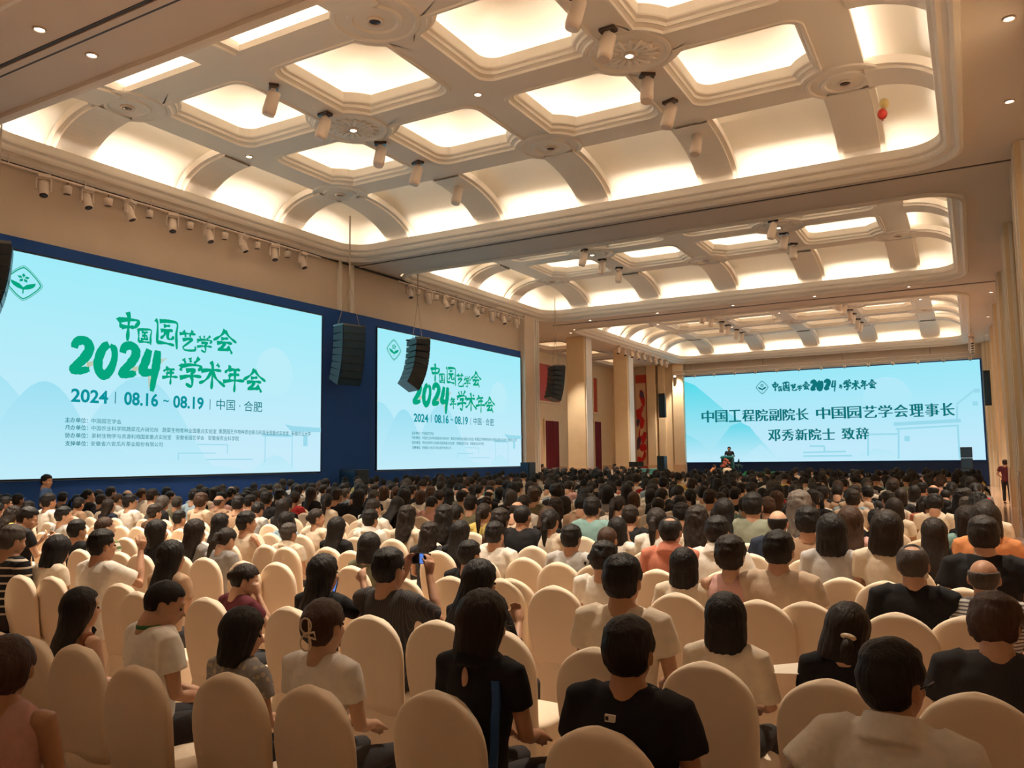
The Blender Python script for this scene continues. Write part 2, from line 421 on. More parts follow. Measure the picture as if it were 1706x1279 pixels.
# cornice frame round each coffer: steps rise inward, then an upstanding lip
PROF = [(-0.46, ZS-0.005), (-0.44, ZS-0.07), (-0.36, ZS-0.09), (-0.30, ZS-0.045), (-0.28, ZS+0.02), (-0.20, ZS+0.05), (-0.13, ZS+0.04), (-0.09, ZS+0.09), (-0.07, ZS+0.16), (-0.01, ZS+0.20), (0.0, ZS+0.24), (0.0, ZS+0.40), (-0.05, ZS+0.41), (-0.09, ZS+0.38), (-0.10, ZS+0.10), (-0.42, ZS+0.10)]
def cornice(x0, x1, y0, y1):
    v = []; n = None
    for off, z in PROF:
        loop = rrect(x0+off, x1-off, y0+off, y1-off, max(0.3, 0.75-off)); n = len(loop)
        v += [(x, y, z) for x, y in loop]
    o = link('cornice', mesh(v, ring_faces(len(PROF), n)), M['plaster'], ceil, False)
    return o
def cove(x0, x1, y0, y1, rows, dim=False):
    # inner rectangle at the rib grid, outer behind the lip; quarter ellipse between
    ix0, ix1, iy0, iy1 = NX[-1]-0.22, NX[0]+0.22, rows[0]-0.22, rows[-1]+0.22
    N = 12; out = rrect(x0-0.55, x1+0.55, y0-0.55, y1+0.55, 1.2, 8); inn = rrect(ix0, ix1, iy0, iy1, 0.12, 8)
    v = []; n = len(out)
    def pt(t, q):
        a = t*math.pi/2
        s = math.sin(a)**1.0; z = ZS+0.10+(ZR+0.42-ZS-0.10)*(math.cos(a)**0.9 if t < 1 else 0)
        return (inn[q][0]+(out[q][0]-inn[q][0])*s, inn[q][1]+(out[q][1]-inn[q][1])*s, z)
    v += [(inn[q][0], inn[q][1], ZR+0.01) for q in range(n)]
    for i in range(N+1): v += [pt(i/N, q) for q in range(n)]
    link('cove', mesh(v, ring_faces(N+2, n)), M['dome'], ceil, True)
    # LED strip lying in the trough
    z = ZS+0.16; sv, sf = [], []
    def seg(p, q, axis, side):
        if q-p < 0.15: return
        n0 = len(sv)
        for t, o_ in ((p, 0), (q, 0), (q, 0.05), (p, 0.05)):
            c_ = side[0]+side[1]*o_; sv.append((t, c_, z) if axis == 0 else (c_, t, z))
        sf.append((n0, n0+1, n0+2, n0+3))
    xs = sorted(NX); ys = list(rows)
    for side in ((y1+0.12, 1), (y0-0.12, -1)):
        e = [x0+0.45]+[v_ for x in xs for v_ in (x-0.6, x+0.6)]+[x1-0.45]
        for k in range(0, len(e), 2): seg(e[k], e[k+1], 0, side)
    for side in ((x0-0.12, -1), (x1+0.12, 1)):
        e = [y0+0.45]+[v_ for y in ys for v_ in (y-0.6, y+0.6)]+[y1-0.45]
        for k in range(0, len(e), 2): seg(e[k], e[k+1], 1, side)
    link('led_strip', mesh(sv, sf), M['strip_dim' if dim else 'strip'], ceil)
    a = rrect(NX[-1]-0.36, NX[0]+0.36, rows[0]-0.36, rows[-1]+0.36, 0.1); b = rrect(NX[-1]-0.31, NX[0]+0.31, rows[0]-0.31, rows[-1]+0.31, 0.1)
    link('led_strip', mesh([(x, y, ZR+0.16) for x, y in a]+[(x, y, ZR+0.16) for x, y in b], ring_faces(2, len(a))), M['strip_dim' if dim else 'strip_added'], ceil)  # added unseen strip above the rib band, evens out the cove's brightness
    # arched ribs over the cove
    def arch(node, dx, dy, d_out):
        o = MB(); d_in = 0.42; P = []
        for i in range(17):
            a = i/16*math.pi/2
            P.append((d_in+(d_out-d_in)*math.sin(a), ZS+0.10+(ZR+0.17-ZS-0.10)*(math.cos(a)**0.9 if i < 16 else 0)))
        for hw, th in ((0.52, 0.17), (0.41, 0.23)):
            v = []
            for i, (s, z) in enumerate(P):
                q0, q1 = P[max(i-1, 0)], P[min(i+1, 16)]
                ts, tz = q1[0]-q0[0], q1[1]-q0[1]; l = math.hypot(ts, tz); ns, nz = tz/l, -ts/l
                for w, k2 in ((-hw, 0.0), (-hw, th), (hw, th), (hw, 0.0)):
                    ss, zz = s+ns*k2, z+nz*k2
                    v.append((node[0]+dx*ss-dy*w, node[1]+dy*ss+dx*w, zz))
            o.add(v, [(i*4+j, i*4+j+1, i*4+5+j, i*4+4+j) for i in range(16) for j in range(3)])
        o.build('arched_rib', M['plaster'], ceil, False)
    for x in NX:
        arch((x, rows[-1]), 0, 1, y1+0.50-rows[-1]); arch((x, rows[0]), 0, -1, rows[0]-y0+0.50)
    for y in rows:
        arch((NX[-1], y), -1, 0, NX[-1]-x0+0.50); arch((NX[0], y), 1, 0, x1+0.50-NX[0])

# one coffer cell: rib underside, stepped moulding, ledge, dome
def outline(half, ros, n=10):
    """ros: which corners (ne, nw, sw, se) face a rosette (concave cut) - the others are rounded"""
    pts = []; node = PIT/2
    for k, (sx, sy) in enumerate(((1, 1), (-1, 1), (-1, -1), (1, -1))):
        cut = 0.42
        if ros[k]:
            # arc centred on the node
            cx, cy = sx*node, sy*node
            R = math.hypot(node-half, node-half+cut)
            p0 = (sx*half, sy*(half-cut)); p1 = (sx*(half-cut), sy*half)
            if k in (1, 3): p0, p1 = p1, p0
            a0 = math.atan2(p0[1]-cy, p0[0]-cx); a1 = math.atan2(p1[1]-cy, p1[0]-cx)
            dlt = (a1-a0+math.pi) % (2*math.pi)-math.pi
            for i in range(n+1):
                a = a0+dlt*i/n; pts.append((cx+R*math.cos(a), cy+R*math.sin(a)))
        else:
            r = 0.34; cx, cy = sx*(half-r), sy*(half-r); a0 = (0, 90, 180, 270)[k]
            for i in range(n+1):
                a = math.radians(a0+90*i/n); pts.append((cx+r*math.cos(a), cy+r*math.sin(a)))
    return pts
def square_ring(n=10):
    h = PIT/2; pts = []
    for k, (sx, sy) in enumerate(((1, 1), (-1, 1), (-1, -1), (1, -1))):
        a, b = ((sx*h, sy*h*0.2), (sx*h*0.2, sy*h))
        if k in (1, 3): a, b = b, a
        for i in range(n+1):
            t = i/n
            if t < 0.5: pts.append((a[0]+(sx*h-a[0])*2*t, a[1]+(sy*h-a[1])*2*t))
            else: pts.append((sx*h+(b[0]-sx*h)*(2*t-1), sy*h+(b[1]-sy*h)*(2*t-1)))
    return pts
cell_cache = {}
def cell_mesh(ros):
    if ros in cell_cache: return cell_cache[ros]
    L = []
    def ring(half, z): L.append([(x, y, z) for x, y in outline(half, ros)])
    L.append([(x, y, ZR) for x, y in square_ring()])
    for half, z in ((1.40, ZR), (1.385, ZR-0.03), (1.33, ZR-0.03), (1.315, ZR+0.02), (1.27, ZR+0.06), (1.25, ZR+0.06), (1.235, ZR+0.12), (1.19, ZR+0.15), (1.18, ZR+0.18), (1.17, ZR+0.36), (1.21, ZR+0.37), (1.22, ZR+0.2), (1.5, ZR+0.2)): ring(half, z)
    n = len(L[0])
    me1 = mesh([p for r in L for p in r], ring_faces(len(L), n)); me1.materials.append(M['plaster'])
    D = []
    for half, z in ((1.58, ZR+0.20), (1.58, ZR+0.34), (1.52, ZR+0.55), (1.38, ZR+0.76), (1.12, ZR+0.94), (0.8, ZR+1.04), (0.4, ZR+1.09)):
        D.append([(x*half/1.4, y*half/1.4, z) for x, y in outline(1.4, (0, 0, 0, 0))])
    v = [p for r in D for p in r]; f = ring_faces(len(D), n); f.append(tuple((len(D)-1)*n+j for j in range(n)))
    me2 = mesh(v, f); me2.materials.append(M['dome']); me2.shade_smooth()
    a, b = outline(1.29, ros), outline(1.345, ros)
    me3 = mesh([(x, y, ZR+0.24) for x, y in a]+[(x, y, ZR+0.24) for x, y in b], ring_faces(2, n)); me3.materials.append(M['strip_cell'])
    cell_cache[ros] = (me1, me2, me3)
    return cell_cache[ros]
def is_ros(i, j, c): return (i+j+c) % 2 == 0
# rosettes
def rosette(name, lit):
    r = empty(name)
    o = MB(); o.lathe([(0.80, ZR-0.0), (0.78, ZR-0.035), (0.72, ZR-0.04), (0.68, ZR-0.01), (0.50, ZR-0.012), (0.47, ZR-0.05), (0.40, ZR-0.05), (0.37, ZR-0.015), (0.2, ZR-0.02)], n=40)
    o.build('ring_moulding', M['plaster'], r, False)
    if lit:
        q = MB(); n = 16
        for k in range(n):
            p = MB().ell((0.38, 0, 0), (0.22, 0.055, 0.035), 8, 6)
            p.xf(Matrix.Translation((0, 0, ZR-0.03)) @ Matrix.Rotation(2*math.pi*k/n, 4, 'Z')); q.add(p.v, p.f)
        q.build('fluted_petals', M['plaster'], r, True)
        MB().lathe([(0.11, ZR-0.02), (0.11, ZR-0.07), (0.075, ZR-0.072), (0.07, ZR-0.05)], n=20).build('lamp_rim', M['white_metal'], r, True)
        MB().lathe([(0.075, ZR-0.060), (0.04, ZR-0.075)], n=16).build('lamp', M['lamp'], r)
    else:
        MB().lathe([(0.15, ZR-0.02), (0.15, ZR-0.06), (0.12, ZR-0.065), (0.10, ZR-0.03)], n=20).build('lamp_rim', M['white_metal'], r, True)
        MB().lathe([(0.10, ZR-0.045), (0.05, ZR-0.05)], n=16).build('lens', M['lens'], r)
    return r
ros_dark = rosette('ceiling_rosette', False); ros_lit = rosette('sunburst_rosette', True)
ros_used = {0: False, 1: False}
order_word = ['first', 'second', 'third', 'fourth', 'fifth', 'sixth', 'seventh', 'eighth', 'ninth', 'tenth', 'eleventh', 'twelfth', 'thirteenth', 'fourteenth', 'fifteenth', 'sixteenth', 'seventeenth', 'eighteenth', 'nineteenth', 'twentieth']
bayw = ['nearest', 'middle', 'farthest']
def downlight_obj():
    r = empty('downlight')
    MB().lathe([(0.095, 0.0), (0.10, -0.02), (0.075, -0.025), (0.07, 0.0)], n=18).build('rim', M['white_metal'], r, True)
    MB().lathe([(0.068, -0.006), (0.03, -0.012)], n=14).build('lamp', M['lamp'], r)
    return r
dl0 = downlight_obj(); dl_used = [False]; dl_n = [0]
spot_data = bpy.data.lights.new('downlight_beam', 'SPOT'); spot_data.energy = 500; spot_data.color = (1, 0.86, 0.68); spot_data.spot_size = math.radians(62); spot_data.spot_blend = 0.6; spot_data.shadow_soft_size = 0.06
def downlight(x, y, z, label, beam=True):
    o = dl0 if not dl_used[0] else copy_tree(dl0); dl_used[0] = True
    o.location = (x, y, z); tag(o, label, 'downlight', 'recessed downlights in the ceiling')
    if beam:
        s = bpy.data.objects.new('beam', spot_data); COL.objects.link(s); s.parent = o; s.location = (0, 0, -0.05)
    return o
for c, (y0, y1, rows) in enumerate(COFFERS):
    c -= 1                       # the bay over our heads, out of the frame, comes first
    cornice(XL, XRR, y0, y1); cove(XL, XRR, y0, y1, rows, c < 0)
    for i in range(4):
        for j in range(len(rows)-1):
            cx, cy = (NX[i]+NX[i+1])/2, (rows[j]+rows[j+1])/2
            # corners: ne=(i, j+1) nw=(i+1, j+1) sw=(i+1, j) se=(i, j)
            ros = tuple(int(is_ros(a, b, 0)) for a, b in ((i, j+1), (i+1, j+1), (i+1, j), (i, j)))
            m1, m2, m3 = cell_mesh(ros)
            for nm, me in (('coffer_moulding', m1), ('coffer_dome', m2), ('led_strip', m3)):
                o = link(nm, me, None, ceil); o.location = (cx, cy, 0)
                if c < 0 and nm == 'led_strip': o.material_slots[0].link = 'OBJECT'; o.material_slots[0].material = M['strip_cell_dim']
    # outer half of the rib band
    xa, xb, ya, yb = NX[-1]-0.44, NX[0]+0.44, rows[0]-0.44, rows[-1]+0.44
    v = [(x, y, ZR) for x, y in ((xa, ya), (xb, ya), (xb, yb), (xa, yb), (NX[-1], rows[0]), (NX[0], rows[0]), (NX[0], rows[-1]), (NX[-1], rows[-1]))]
    v += [(x, y, ZR+0.13) for x, y in ((xa, ya), (xb, ya), (xb, yb), (xa, yb))]
    f = [(0, 1, 5, 4), (1, 2, 6, 5), (2, 3, 7, 6), (3, 0, 4, 7)]+[(a, (a+1) % 4, 8+(a+1) % 4, 8+a) for a in range(4)]
    link('rib_band', mesh(v, f), M['plaster'], ceil)
    for i in range(5 if c >= 0 else 0):
        for j in range(len(rows)):
            x, y = NX[i], rows[j]
            if is_ros(i, j, 0):
                lit = (i in (1, 3) and j == 1) if c < 2 else False
                src = ros_lit if lit else ros_dark; key = int(lit)
                o = src if not ros_used[key] else copy_tree(src); ros_used[key] = True
                o.location = (x, y, 0)
                tag(o, '%s plaster ceiling rosette, %s from the pilasters, %s rib row, %s bay' % ('fluted sunburst' if lit else 'round', order_word[i], order_word[j], bayw[c]), 'rosette', 'rosettes where the ceiling ribs cross')
            elif (c == 0 and (i, j) in ((2, 1), (4, 1))) or (c == 2 and j in (1, 2)):
                downlight(x, y, ZR, 'small lit downlight, rib crossing %s from the pilasters, %s row, %s bay' % (order_word[i], order_word[j], bayw[c]))

# shallow coffers of the side hall
for (x0, x1, y0, y1) in side_cof:
    v = []
    for off, z in ((0.0, ZS), (-0.05, ZS-0.06), (0.06, ZS-0.06), (0.12, ZS+0.05), (0.2, ZS+0.08), (0.22, ZS+0.12), (0.18, ZS+0.13), (0.0, ZS+0.12)):
        loop = rrect(x0+off, x1-off, y0+off, y1-off, 0.4); n = len(loop); v += [(x, y, z) for x, y in loop]
    link('cornice', mesh(v, ring_faces(8, n)), M['plaster'], ceil)
    v = []
    for off, z in ((-0.12, ZS+0.12), (-0.1, ZS+0.5), (0.1, ZS+0.72), (0.6, ZS+0.8)):
        loop = rrect(x0+off, x1-off, y0+off, y1-off, 0.4); v += [(x, y, z) for x, y in loop]
    f = ring_faces(4, n); f.append(tuple(3*n+j for j in range(n)))
    link('cove', mesh(v, f), M['dome'], ceil, True)
    a = rrect(x0+0.1, x1-0.1, y0+0.1, y1-0.1, 0.4); b = rrect(x0+0.15, x1-0.15, y0+0.15, y1-0.15, 0.4)
    link('led_strip', mesh([(x, y, ZS+0.10) for x, y in a]+[(x, y, ZS+0.10) for x, y in b], ring_faces(2, n)), M['strip_side'], ceil)
# downlights in the beams and soffits
for k, px in enumerate(((66, 48), (153, 91))):
    p = at_z(*px, ZS); downlight(p.x, p.y, ZS-0.002, '%s of the two bright downlights on the beam beside the long groove' % ('upper', 'lower')[k])
for k in range(2):
    p = at_z(*((1681, 30), (1682, 168))[k], ZS); downlight(p.x, p.y, ZS-0.002, ('far', 'near')[1-k]+' bright downlight over the aisle beside the nearest bay', True)
for k, px in enumerate(((1651, 486), (1646, 527), (1644, 557))):
    p = at_z(*px, ZS); downlight(p.x, p.y, ZS-0.002, 'aisle downlight, %s in the row near the pilasters before the big rear screen' % order_word[k])
for k, px in enumerate(((1514, 477), (1357, 493), (1221, 508), (1095, 521), (983, 533))):
    p = at_z(*px, ZS); downlight(p.x, p.y, ZS-0.002, 'downlight in the second beam, %s from the pilastered wall' % order_word[k], False)
p = at_z(951, 554, ZS); downlight(p.x, p.y, ZS-0.002, 'downlight in the soffit before the first free column')
p = at_z(912, 575, ZS); downlight(p.x, p.y, ZS-0.002, 'downlight on the side hall ceiling above the red panel')
# out of the frame, over the rear rows: the same fittings carry on
for k, x in enumerate((-10.0, -7.5, -5.0, -2.5, 0.2)):
    downlight(x, 6.6 if k < 4 else 9.0, ZS-0.002, 'downlight over the rear rows, %s from the pilastered wall' % order_word[4-k])

downlight(-17.98, 54.85, ZS-0.002, 'downlight washing the stone pier beside the rear screen')
# ================================================================== LED SCREENS AND THEIR PICTURE
def escr(name, rgb, s=0.96): return emit(name, rgb, s)
def grad(name, c0, c1, axis, lo, hi, s=0.96):
    m = emit(name, c0, s); nt = m.node_tree; e = [n for n in nt.nodes if n.type == 'EMISSION'][0]
    tc = nt.nodes.new('ShaderNodeTexCoord'); sx = nt.nodes.new('ShaderNodeSeparateXYZ'); mr = nt.nodes.new('ShaderNodeMapRange'); mx = nt.nodes.new('ShaderNodeMix'); mx.data_type = 'RGBA'
    mr.inputs[1].default_value = lo; mr.inputs[2].default_value = hi
    nt.links.new(tc.outputs['Object'], sx.inputs[0]); nt.links.new(sx.outputs[axis], mr.inputs[0]); nt.links.new(mr.outputs[0], mx.inputs[0])
    mx.inputs[6].default_value = (*lin(c0), 1); mx.inputs[7].default_value = (*lin(c1), 1)
    nt.links.new(mx.outputs[2], e.inputs[0]); return m
SM = dict(bg=grad('screen_bg', (204, 240, 255), (164, 240, 253), 2, 0.5, 4.9), hill=grad('screen_hill', (198, 240, 254), (150, 226, 246), 2, 0.0, 2.6), hill2=grad('screen_hill_pale', (198, 240, 254), (160, 230, 248), 2, 0.0, 2.8),
          sun=escr('screen_sun', (190, 242, 253)), line=escr('screen_line', (172, 222, 242)), roof=escr('screen_roof', (158, 222, 240)),
          green=escr('screen_green', (6, 168, 128)), teal=escr('screen_teal', (10, 150, 160)), teal2=escr('screen_teal_dark', (22, 128, 136)), brush=escr('screen_ochre', (196, 190, 140)),
          bgb=grad('screen_bg_far', (196, 238, 255), (158, 236, 252), 2, 1.0, 6.0), hb=grad('screen_hill_far', (186, 236, 252), (84, 222, 238), 2, 0.2, 5.6), hb2=grad('screen_hill_mid', (192, 238, 253), (112, 222, 240), 2, 0.3, 2.4), sunb=escr('screen_sun_far', (182, 238, 254)), tealb=escr('screen_text_far', (16, 118, 124)))
# everything flat is drawn in local (u, v): x = u, z = v, front towards -y
def flat(loop, d): return mesh([(u, -d, v) for u, v in loop], [tuple(range(len(loop)))])
def flat_obj(name, loop, d, m, parent): return link(name, flat(loop, d), m, parent)
def solid_join(polys, d):
    vs = []; fs = []
    for p in polys:
        n = len(vs); vs += [(u, -d, v) for u, v in p]; fs.append(tuple(range(n, n+len(p))))
    return mesh(vs, fs)
_tc = {}
def text_polys(body, bold=0.0):
    k = (body, bold)
    if k in _tc: return _tc[k]
    cu = bpy.data.curves.new('t', 'FONT'); cu.body = body; cu.offset = bold; cu.resolution_u = 3; cu.fill_mode = 'FRONT'
    o = bpy.data.objects.new('t', cu); COL.objects.link(o)
    dg = bpy.context.evaluated_depsgraph_get(); dg.update()
    me = bpy.data.meshes.new_from_object(o.evaluated_get(dg), depsgraph=dg)
    v = np.array([(p.co.x, p.co.y) for p in me.vertices]); f = [tuple(p.vertices) for p in me.polygons]
    bpy.data.objects.remove(o)
    _tc[k] = (v, f); return _tc[k]
def text_in(name, body, u0, u1, v0, v1, d, m, parent, bold=0.0, dup=0.0):
    v, f = text_polys(body, bold)
    if len(v) == 0: return
    mn, mx = v.min(0), v.max(0)
    w = (v-mn)/(mx-mn)*np.array([u1-u0, v1-v0])+np.array([u0, v0])
    vs = [(a, -d, b) for a, b in w]; fs = list(f)
    if dup:
        for q, e in ((-dup, 0.0012), (dup, 0.0024)):
            n = len(vs); vs += [(a+q, -d-e, b) for a, b in w]; fs += [tuple(i+n for i in ff) for ff in f]
    return link(name, mesh(vs, fs), m, parent)
# brush lettering: strokes with a width that swells and tapers
G = {
 '中': [[(.06, .76), (.14, .62), (.22, .42)], [(.10, .68), (.5, .74), (.94, .74), (.76, .48)], [(.22, .46), (.5, .49), (.76, .50)], [(.46, 1.0), (.52, .8), (.50, .4), (.48, .0)]],
 '国': [[(.06, .92), (.10, .5), (.10, .06)], [(.10, .86), (.5, .92), (.93, .92), (.90, .5), (.92, -.02)], [(.12, .10), (.5, .12), (.86, .12)], [(.28, .72), (.72, .76)], [(.32, .50), (.68, .53)], [(.24, .27), (.76, .30)], [(.50, .74), (.50, .28)], [(.62, .44), (.72, .36)]],
 '园': [[(.02, .96), (.12, .80), (.12, .05)], [(.20, .92), (.6, .97), (.96, .93), (.93, .5), (.97, -.08)], [(.14, .10), (.5, .10), (.86, .06)], [(.38, .76), (.66, .80)], [(.26, .56), (.50, .62), (.78, .62)], [(.46, .60), (.42, .42), (.26, .26)], [(.58, .62), (.56, .36), (.64, .28), (.78, .32), (.78, .42)]],
 '艺': [[(.04, .76), (.5, .82), (.95, .84)], [(.26, .94), (.36, .80), (.38, .64)], [(.78, 1.0), (.68, .84), (.62, .68)], [(.22, .48), (.5, .56), (.76, .56), (.45, .30), (.26, .14), (.36, .02), (.7, .02), (.94, .08), (.93, .26)]],
 '学': [[(.18, .94), (.28, .80)], [(.46, 1.0), (.50, .84)], [(.86, 1.04), (.74, .90), (.64, .82)], [(.04, .74), (.10, .64), (.06, .52)], [(.10, .68), (.5, .76), (.96, .74), (.82, .58)], [(.30, .54), (.70, .60), (.50, .42)], [(.50, .42), (.58, .24), (.54, .02), (.30, .10)], [(.04, .28), (.5, .38), (.98, .38)]],
 '会': [[(.50, 1.02), (.42, .84), (.24, .66), (.0, .50)], [(.52, .96), (.70, .74), (1.04, .52)], [(.34, .60), (.66, .66)], [(.16, .40), (.5, .47), (.84, .46)], [(.52, .46), (.40, .26), (.22, .12), (.5, .16), (.78, .20)], [(.64, .32), (.76, .18), (.84, .02)]],
 '年': [[(.34, 1.0), (.26, .84), (.08, .70)], [(.26, .82), (.55, .86), (.84, .86)], [(.30, .62), (.55, .66), (.80, .66)], [(.32, .64), (.32, .40)], [(.0, .34), (.5, .42), (1.06, .44)], [(.58, .86), (.58, .4), (.56, -.04)]],
 '术': [[(.04, .62), (.5, .70), (.92, .70)], [(.46, 1.02), (.54, .8), (.52, .3), (.50, -.04)], [(.50, .66), (.34, .40), (.16, .24), (-.04, .16)], [(.54, .62), (.72, .36), (1.10, .10)], [(.72, .94), (.84, .84)]],
 '2': [[(.14, .74), (.22, .92), (.56, 1.0), (.84, .90), (.86, .70), (.62, .46), (.34, .28), (.10, .10), (.40, .08), (.72, .13), (.92, .16)]],
 '0': [[(.60, .98), (.34, .84), (.14, .50), (.16, .18), (.42, .03), (.70, .20), (.88, .54), (.86, .84), (.66, .95)]],
 '4': [[(.40, .98), (.26, .70), (.10, .36), (.5, .36), (.90, .40)], [(.84, .98), (.78, .60), (.70, .28), (.58, -.16)]],
}
def smooth_path(pts, k=5):
    if len(pts) < 3:
        a, b = pts[0], pts[-1]; return [(a[0]+(b[0]-a[0])*i/k, a[1]+(b[1]-a[1])*i/k) for i in range(k+1)]
    out = []
    for i in range(len(pts)-1):
        p0, p1, p2, p3 = pts[max(i-1, 0)], pts[i], pts[i+1], pts[min(i+2, len(pts)-1)]
        for q in range(k):
            t = q/k
            out.append(tuple(0.5*(2*p1[a]+(p2[a]-p0[a])*t+(2*p0[a]-5*p1[a]+4*p2[a]-p3[a])*t*t+(-p0[a]+3*p1[a]-3*p2[a]+p3[a])*t**3) for a in (0, 1)))
    out.append(pts[-1]); return out
def brush(ch, u0, u1, v0, v1, wd, d, slope=0.0):
    polys = []; r3 = random.Random(ord(ch)*7+int(u0*100))
    for st in G[ch]:
        P = [(u0+(u1-u0)*a, v0+(v1-v0)*b+slope*(u0+(u1-u0)*a)) for a, b in smooth_path(st)]
        n = len(P); L, R = [], []
        for i, p in enumerate(P):
            q0, q1 = P[max(i-1, 0)], P[min(i+1, n-1)]; tx, ty = q1[0]-q0[0], q1[1]-q0[1]; l = math.hypot(tx, ty) or 1
            t = i/(n-1)
            if ch in '024': w = wd*(0.80+0.35*math.sin(math.pi*min(1, t*1.3)))*(1 if t < .93 else 0.72)*(1.0+0.08*r3.uniform(-1, 1))
            else: w = wd*(0.55+0.75*abs(math.cos(t*math.pi*0.9))**1.2)*(1 if t < 0.85 else (1-t)/0.15*0.6+0.4)*(1.0+0.10*r3.uniform(-1, 1))
            L.append((p[0]-ty/l*w, p[1]+tx/l*w)); R.append((p[0]+ty/l*w, p[1]-tx/l*w))
        for i in range(n-1): polys.append([L[i], L[i+1], R[i+1], R[i]])
    return polys
def logo(parent, cu, cv, r, d, m, kx=1.0):
    name = 'emblem'; polys = []
    def dia(rx, ry, k=8):
        pts = []
        for q in range(4):
            a0 = math.pi/2*q
            for i in range(k+1):
                a = a0-math.pi/4*0.6+math.pi/2*0.6*i/k
                s = 1/(abs(math.cos(a))**1.25+abs(math.sin(a))**1.25)**(1/1.25)
                pts.append((cu+rx*s*math.cos(a)*1.06, cv+ry*s*math.sin(a)*1.06))
        return pts
    for a, b in ((1.0, 0.965), (0.92, 0.80)):
        o, i_ = dia(r*a*0.84, r*a), dia(r*b*0.84, r*b*1.0)
        if a < 1: i_ = [(cu+(x-cu)*1.0, cv+(y-cv)) for x, y in dia(r*0.88*0.84*0.96, r*0.84)]
        n = len(o); polys += [[o[k], o[(k+1) % n], i_[(k+1) % n], i_[k]] for k in range(n)]
    for k in range(5):
        a = math.pi/2+2*math.pi*k/5; c_, s_ = math.cos(a), math.sin(a); q = r*0.30
        polys.append([(cu+c_*q*.12, cv+r*.30+s_*q*.12), (cu+c_*q*.55-s_*q*.28, cv+r*.30+s_*q*.55+c_*q*.28), (cu+c_*q, cv+r*.30+s_*q), (cu+c_*q*.55+s_*q*.28, cv+r*.30+s_*q*.55-c_*q*.28)])
    for s in (-1, 1):
        leaf = [(0, -.24), (.16, -.06), (.34, .02), (.56, .10), (.54, -.06), (.44, -.20), (.26, -.32), (.06, -.38), (0, -.40)]
        P = [(cu+s*a*r, cv+b*r) for a, b in leaf]; polys += [[P[0], P[1], P[7], P[8]], [P[1], P[2], P[6], P[7]], [P[2], P[3], P[4], P[5]], [P[2], P[5], P[6]]]
    polys.append([(cu-.03*r, cv-.36*r), (cu+.03*r, cv-.36*r), (cu+.03*r, cv-.62*r), (cu-.03*r, cv-.62*r)])
    polys = [[(cu+(a-cu)*kx, b) for a, b in p] for p in polys]
    return link(name, solid_join(polys, d), m, parent)
def hill(parent, cu, base, w, h, d, m, skew=0.0):
    pts = [(cu-w, base)]+[(cu-w+2*w*i/24, base+h*(0.5-0.5*math.cos(2*math.pi*i/24))**0.85) for i in range(1, 24)]+[(cu+w, base)]
    return pts
def clip_u(pts, u0, u1, v0=None):
    return [(min(u1, max(u0, a)), b if v0 is None else max(b, v0)) for a, b in pts]
# --- the two screens on the left wall: local u runs along +Y of the hall
SCR_W, SCR_H, SCR_Z = 10.27, 4.93, 1.57
X1 = XW+0.13
def to_uv(px, py):
    p = at_x(px, py, X1); return (p.y-9.0, p.z-SCR_Z)
def c3(x, y): return to_uv(x*0.35185, 380+y*0.35185)
scr = empty('led_screen', (X1, 9.0, SCR_Z), math.pi/2)
MB().box(0, SCR_W, -0.02, 0.10, 0, SCR_H).build('display_panel', SM['bg'], scr)
e = MB(); e.box(-0.04, 0, -0.03, 0.1, -0.04, SCR_H+0.04); e.box(SCR_W, SCR_W+0.04, -0.03, 0.1, -0.04, SCR_H+0.04); e.box(0, SCR_W, -0.03, 0.1, -0.04, 0); e.box(0, SCR_W, -0.03, 0.1, SCR_H, SCR_H+0.04)
e.build('frame', M['black'], scr)
def art_flat(name, pts, d, m, W=SCR_W): flat_obj(name, clip_u(pts, 0.0, W), d, m, scr)
flat_obj('picture_sun', [(8.3+0.72*math.cos(a*math.pi/16), 2.95+0.72*math.sin(a*math.pi/16)) for a in range(32)], 0.024, SM['sun'], scr)
art_flat('picture_hill', hill(scr, 3.9, 0.0, 2.6, 2.45, .026, None), 0.026, SM['hill2'])
art_flat('picture_hill', hill(scr, 0.1, 0.0, 2.4, 2.35, .028, None), 0.028, SM['hill2'])
art_flat('picture_hill', hill(scr, 1.5, 0.0, 1.9, 2.15, .030, None), 0.030, SM['hill'])
art_flat('picture_hill', hill(scr, 2.9, 0.0, 1.3, 0.85, .032, None), 0.032, SM['hill'])
art_flat('picture_hill', hill(scr, 8.35, 0.0, 1.1, 0.5, .026, None), 0.032, SM['hill2'])
art_flat('picture_hill', hill(scr, 6.2, 0.0, 1.6, 0.22, .026, None), 0.032, SM['hill2'])
hs = []
hs.append([(8.72, 1.42), (9.0, 1.22), (SCR_W, 1.22), (SCR_W, 1.36), (9.1, 1.38)])
hs += [[(9.02, 0.15), (9.05, 0.15), (9.05, 1.2), (9.02, 1.2)], [(7.95, 0.3), (7.98, 0.3), (7.98, 1.05), (7.95, 1.05)], [(7.85, 1.12), (9.0, 1.12), (9.0, 1.05), (7.85, 1.05)], [(9.5, 0.78), (9.68, 0.78), (9.68, 1.12), (9.5, 1.12)]]
for a, b, w in ((5.0, 0.55, 1.2), (5.6, 0.78, 1.0), (5.9, 0.38, 1.6)): hs += [[(a, b), (a+w, b), (a+w, b+.025), (a, b+.025)]]
hs += [[(5.0, .38), (5.03, .38), (5.03, .57), (5.0, .57)], [(6.58, .55), (6.61, .55), (6.61, .8), (6.58, .8)]]
link('picture_house', solid_join(hs, 0.034), SM['roof'], scr)
logo(scr, *[(a+b)/2 for a, b in zip(c3(30, 260), c3(180, 262))], 0.37, 0.036, SM['green'], 1.3)
polys = []
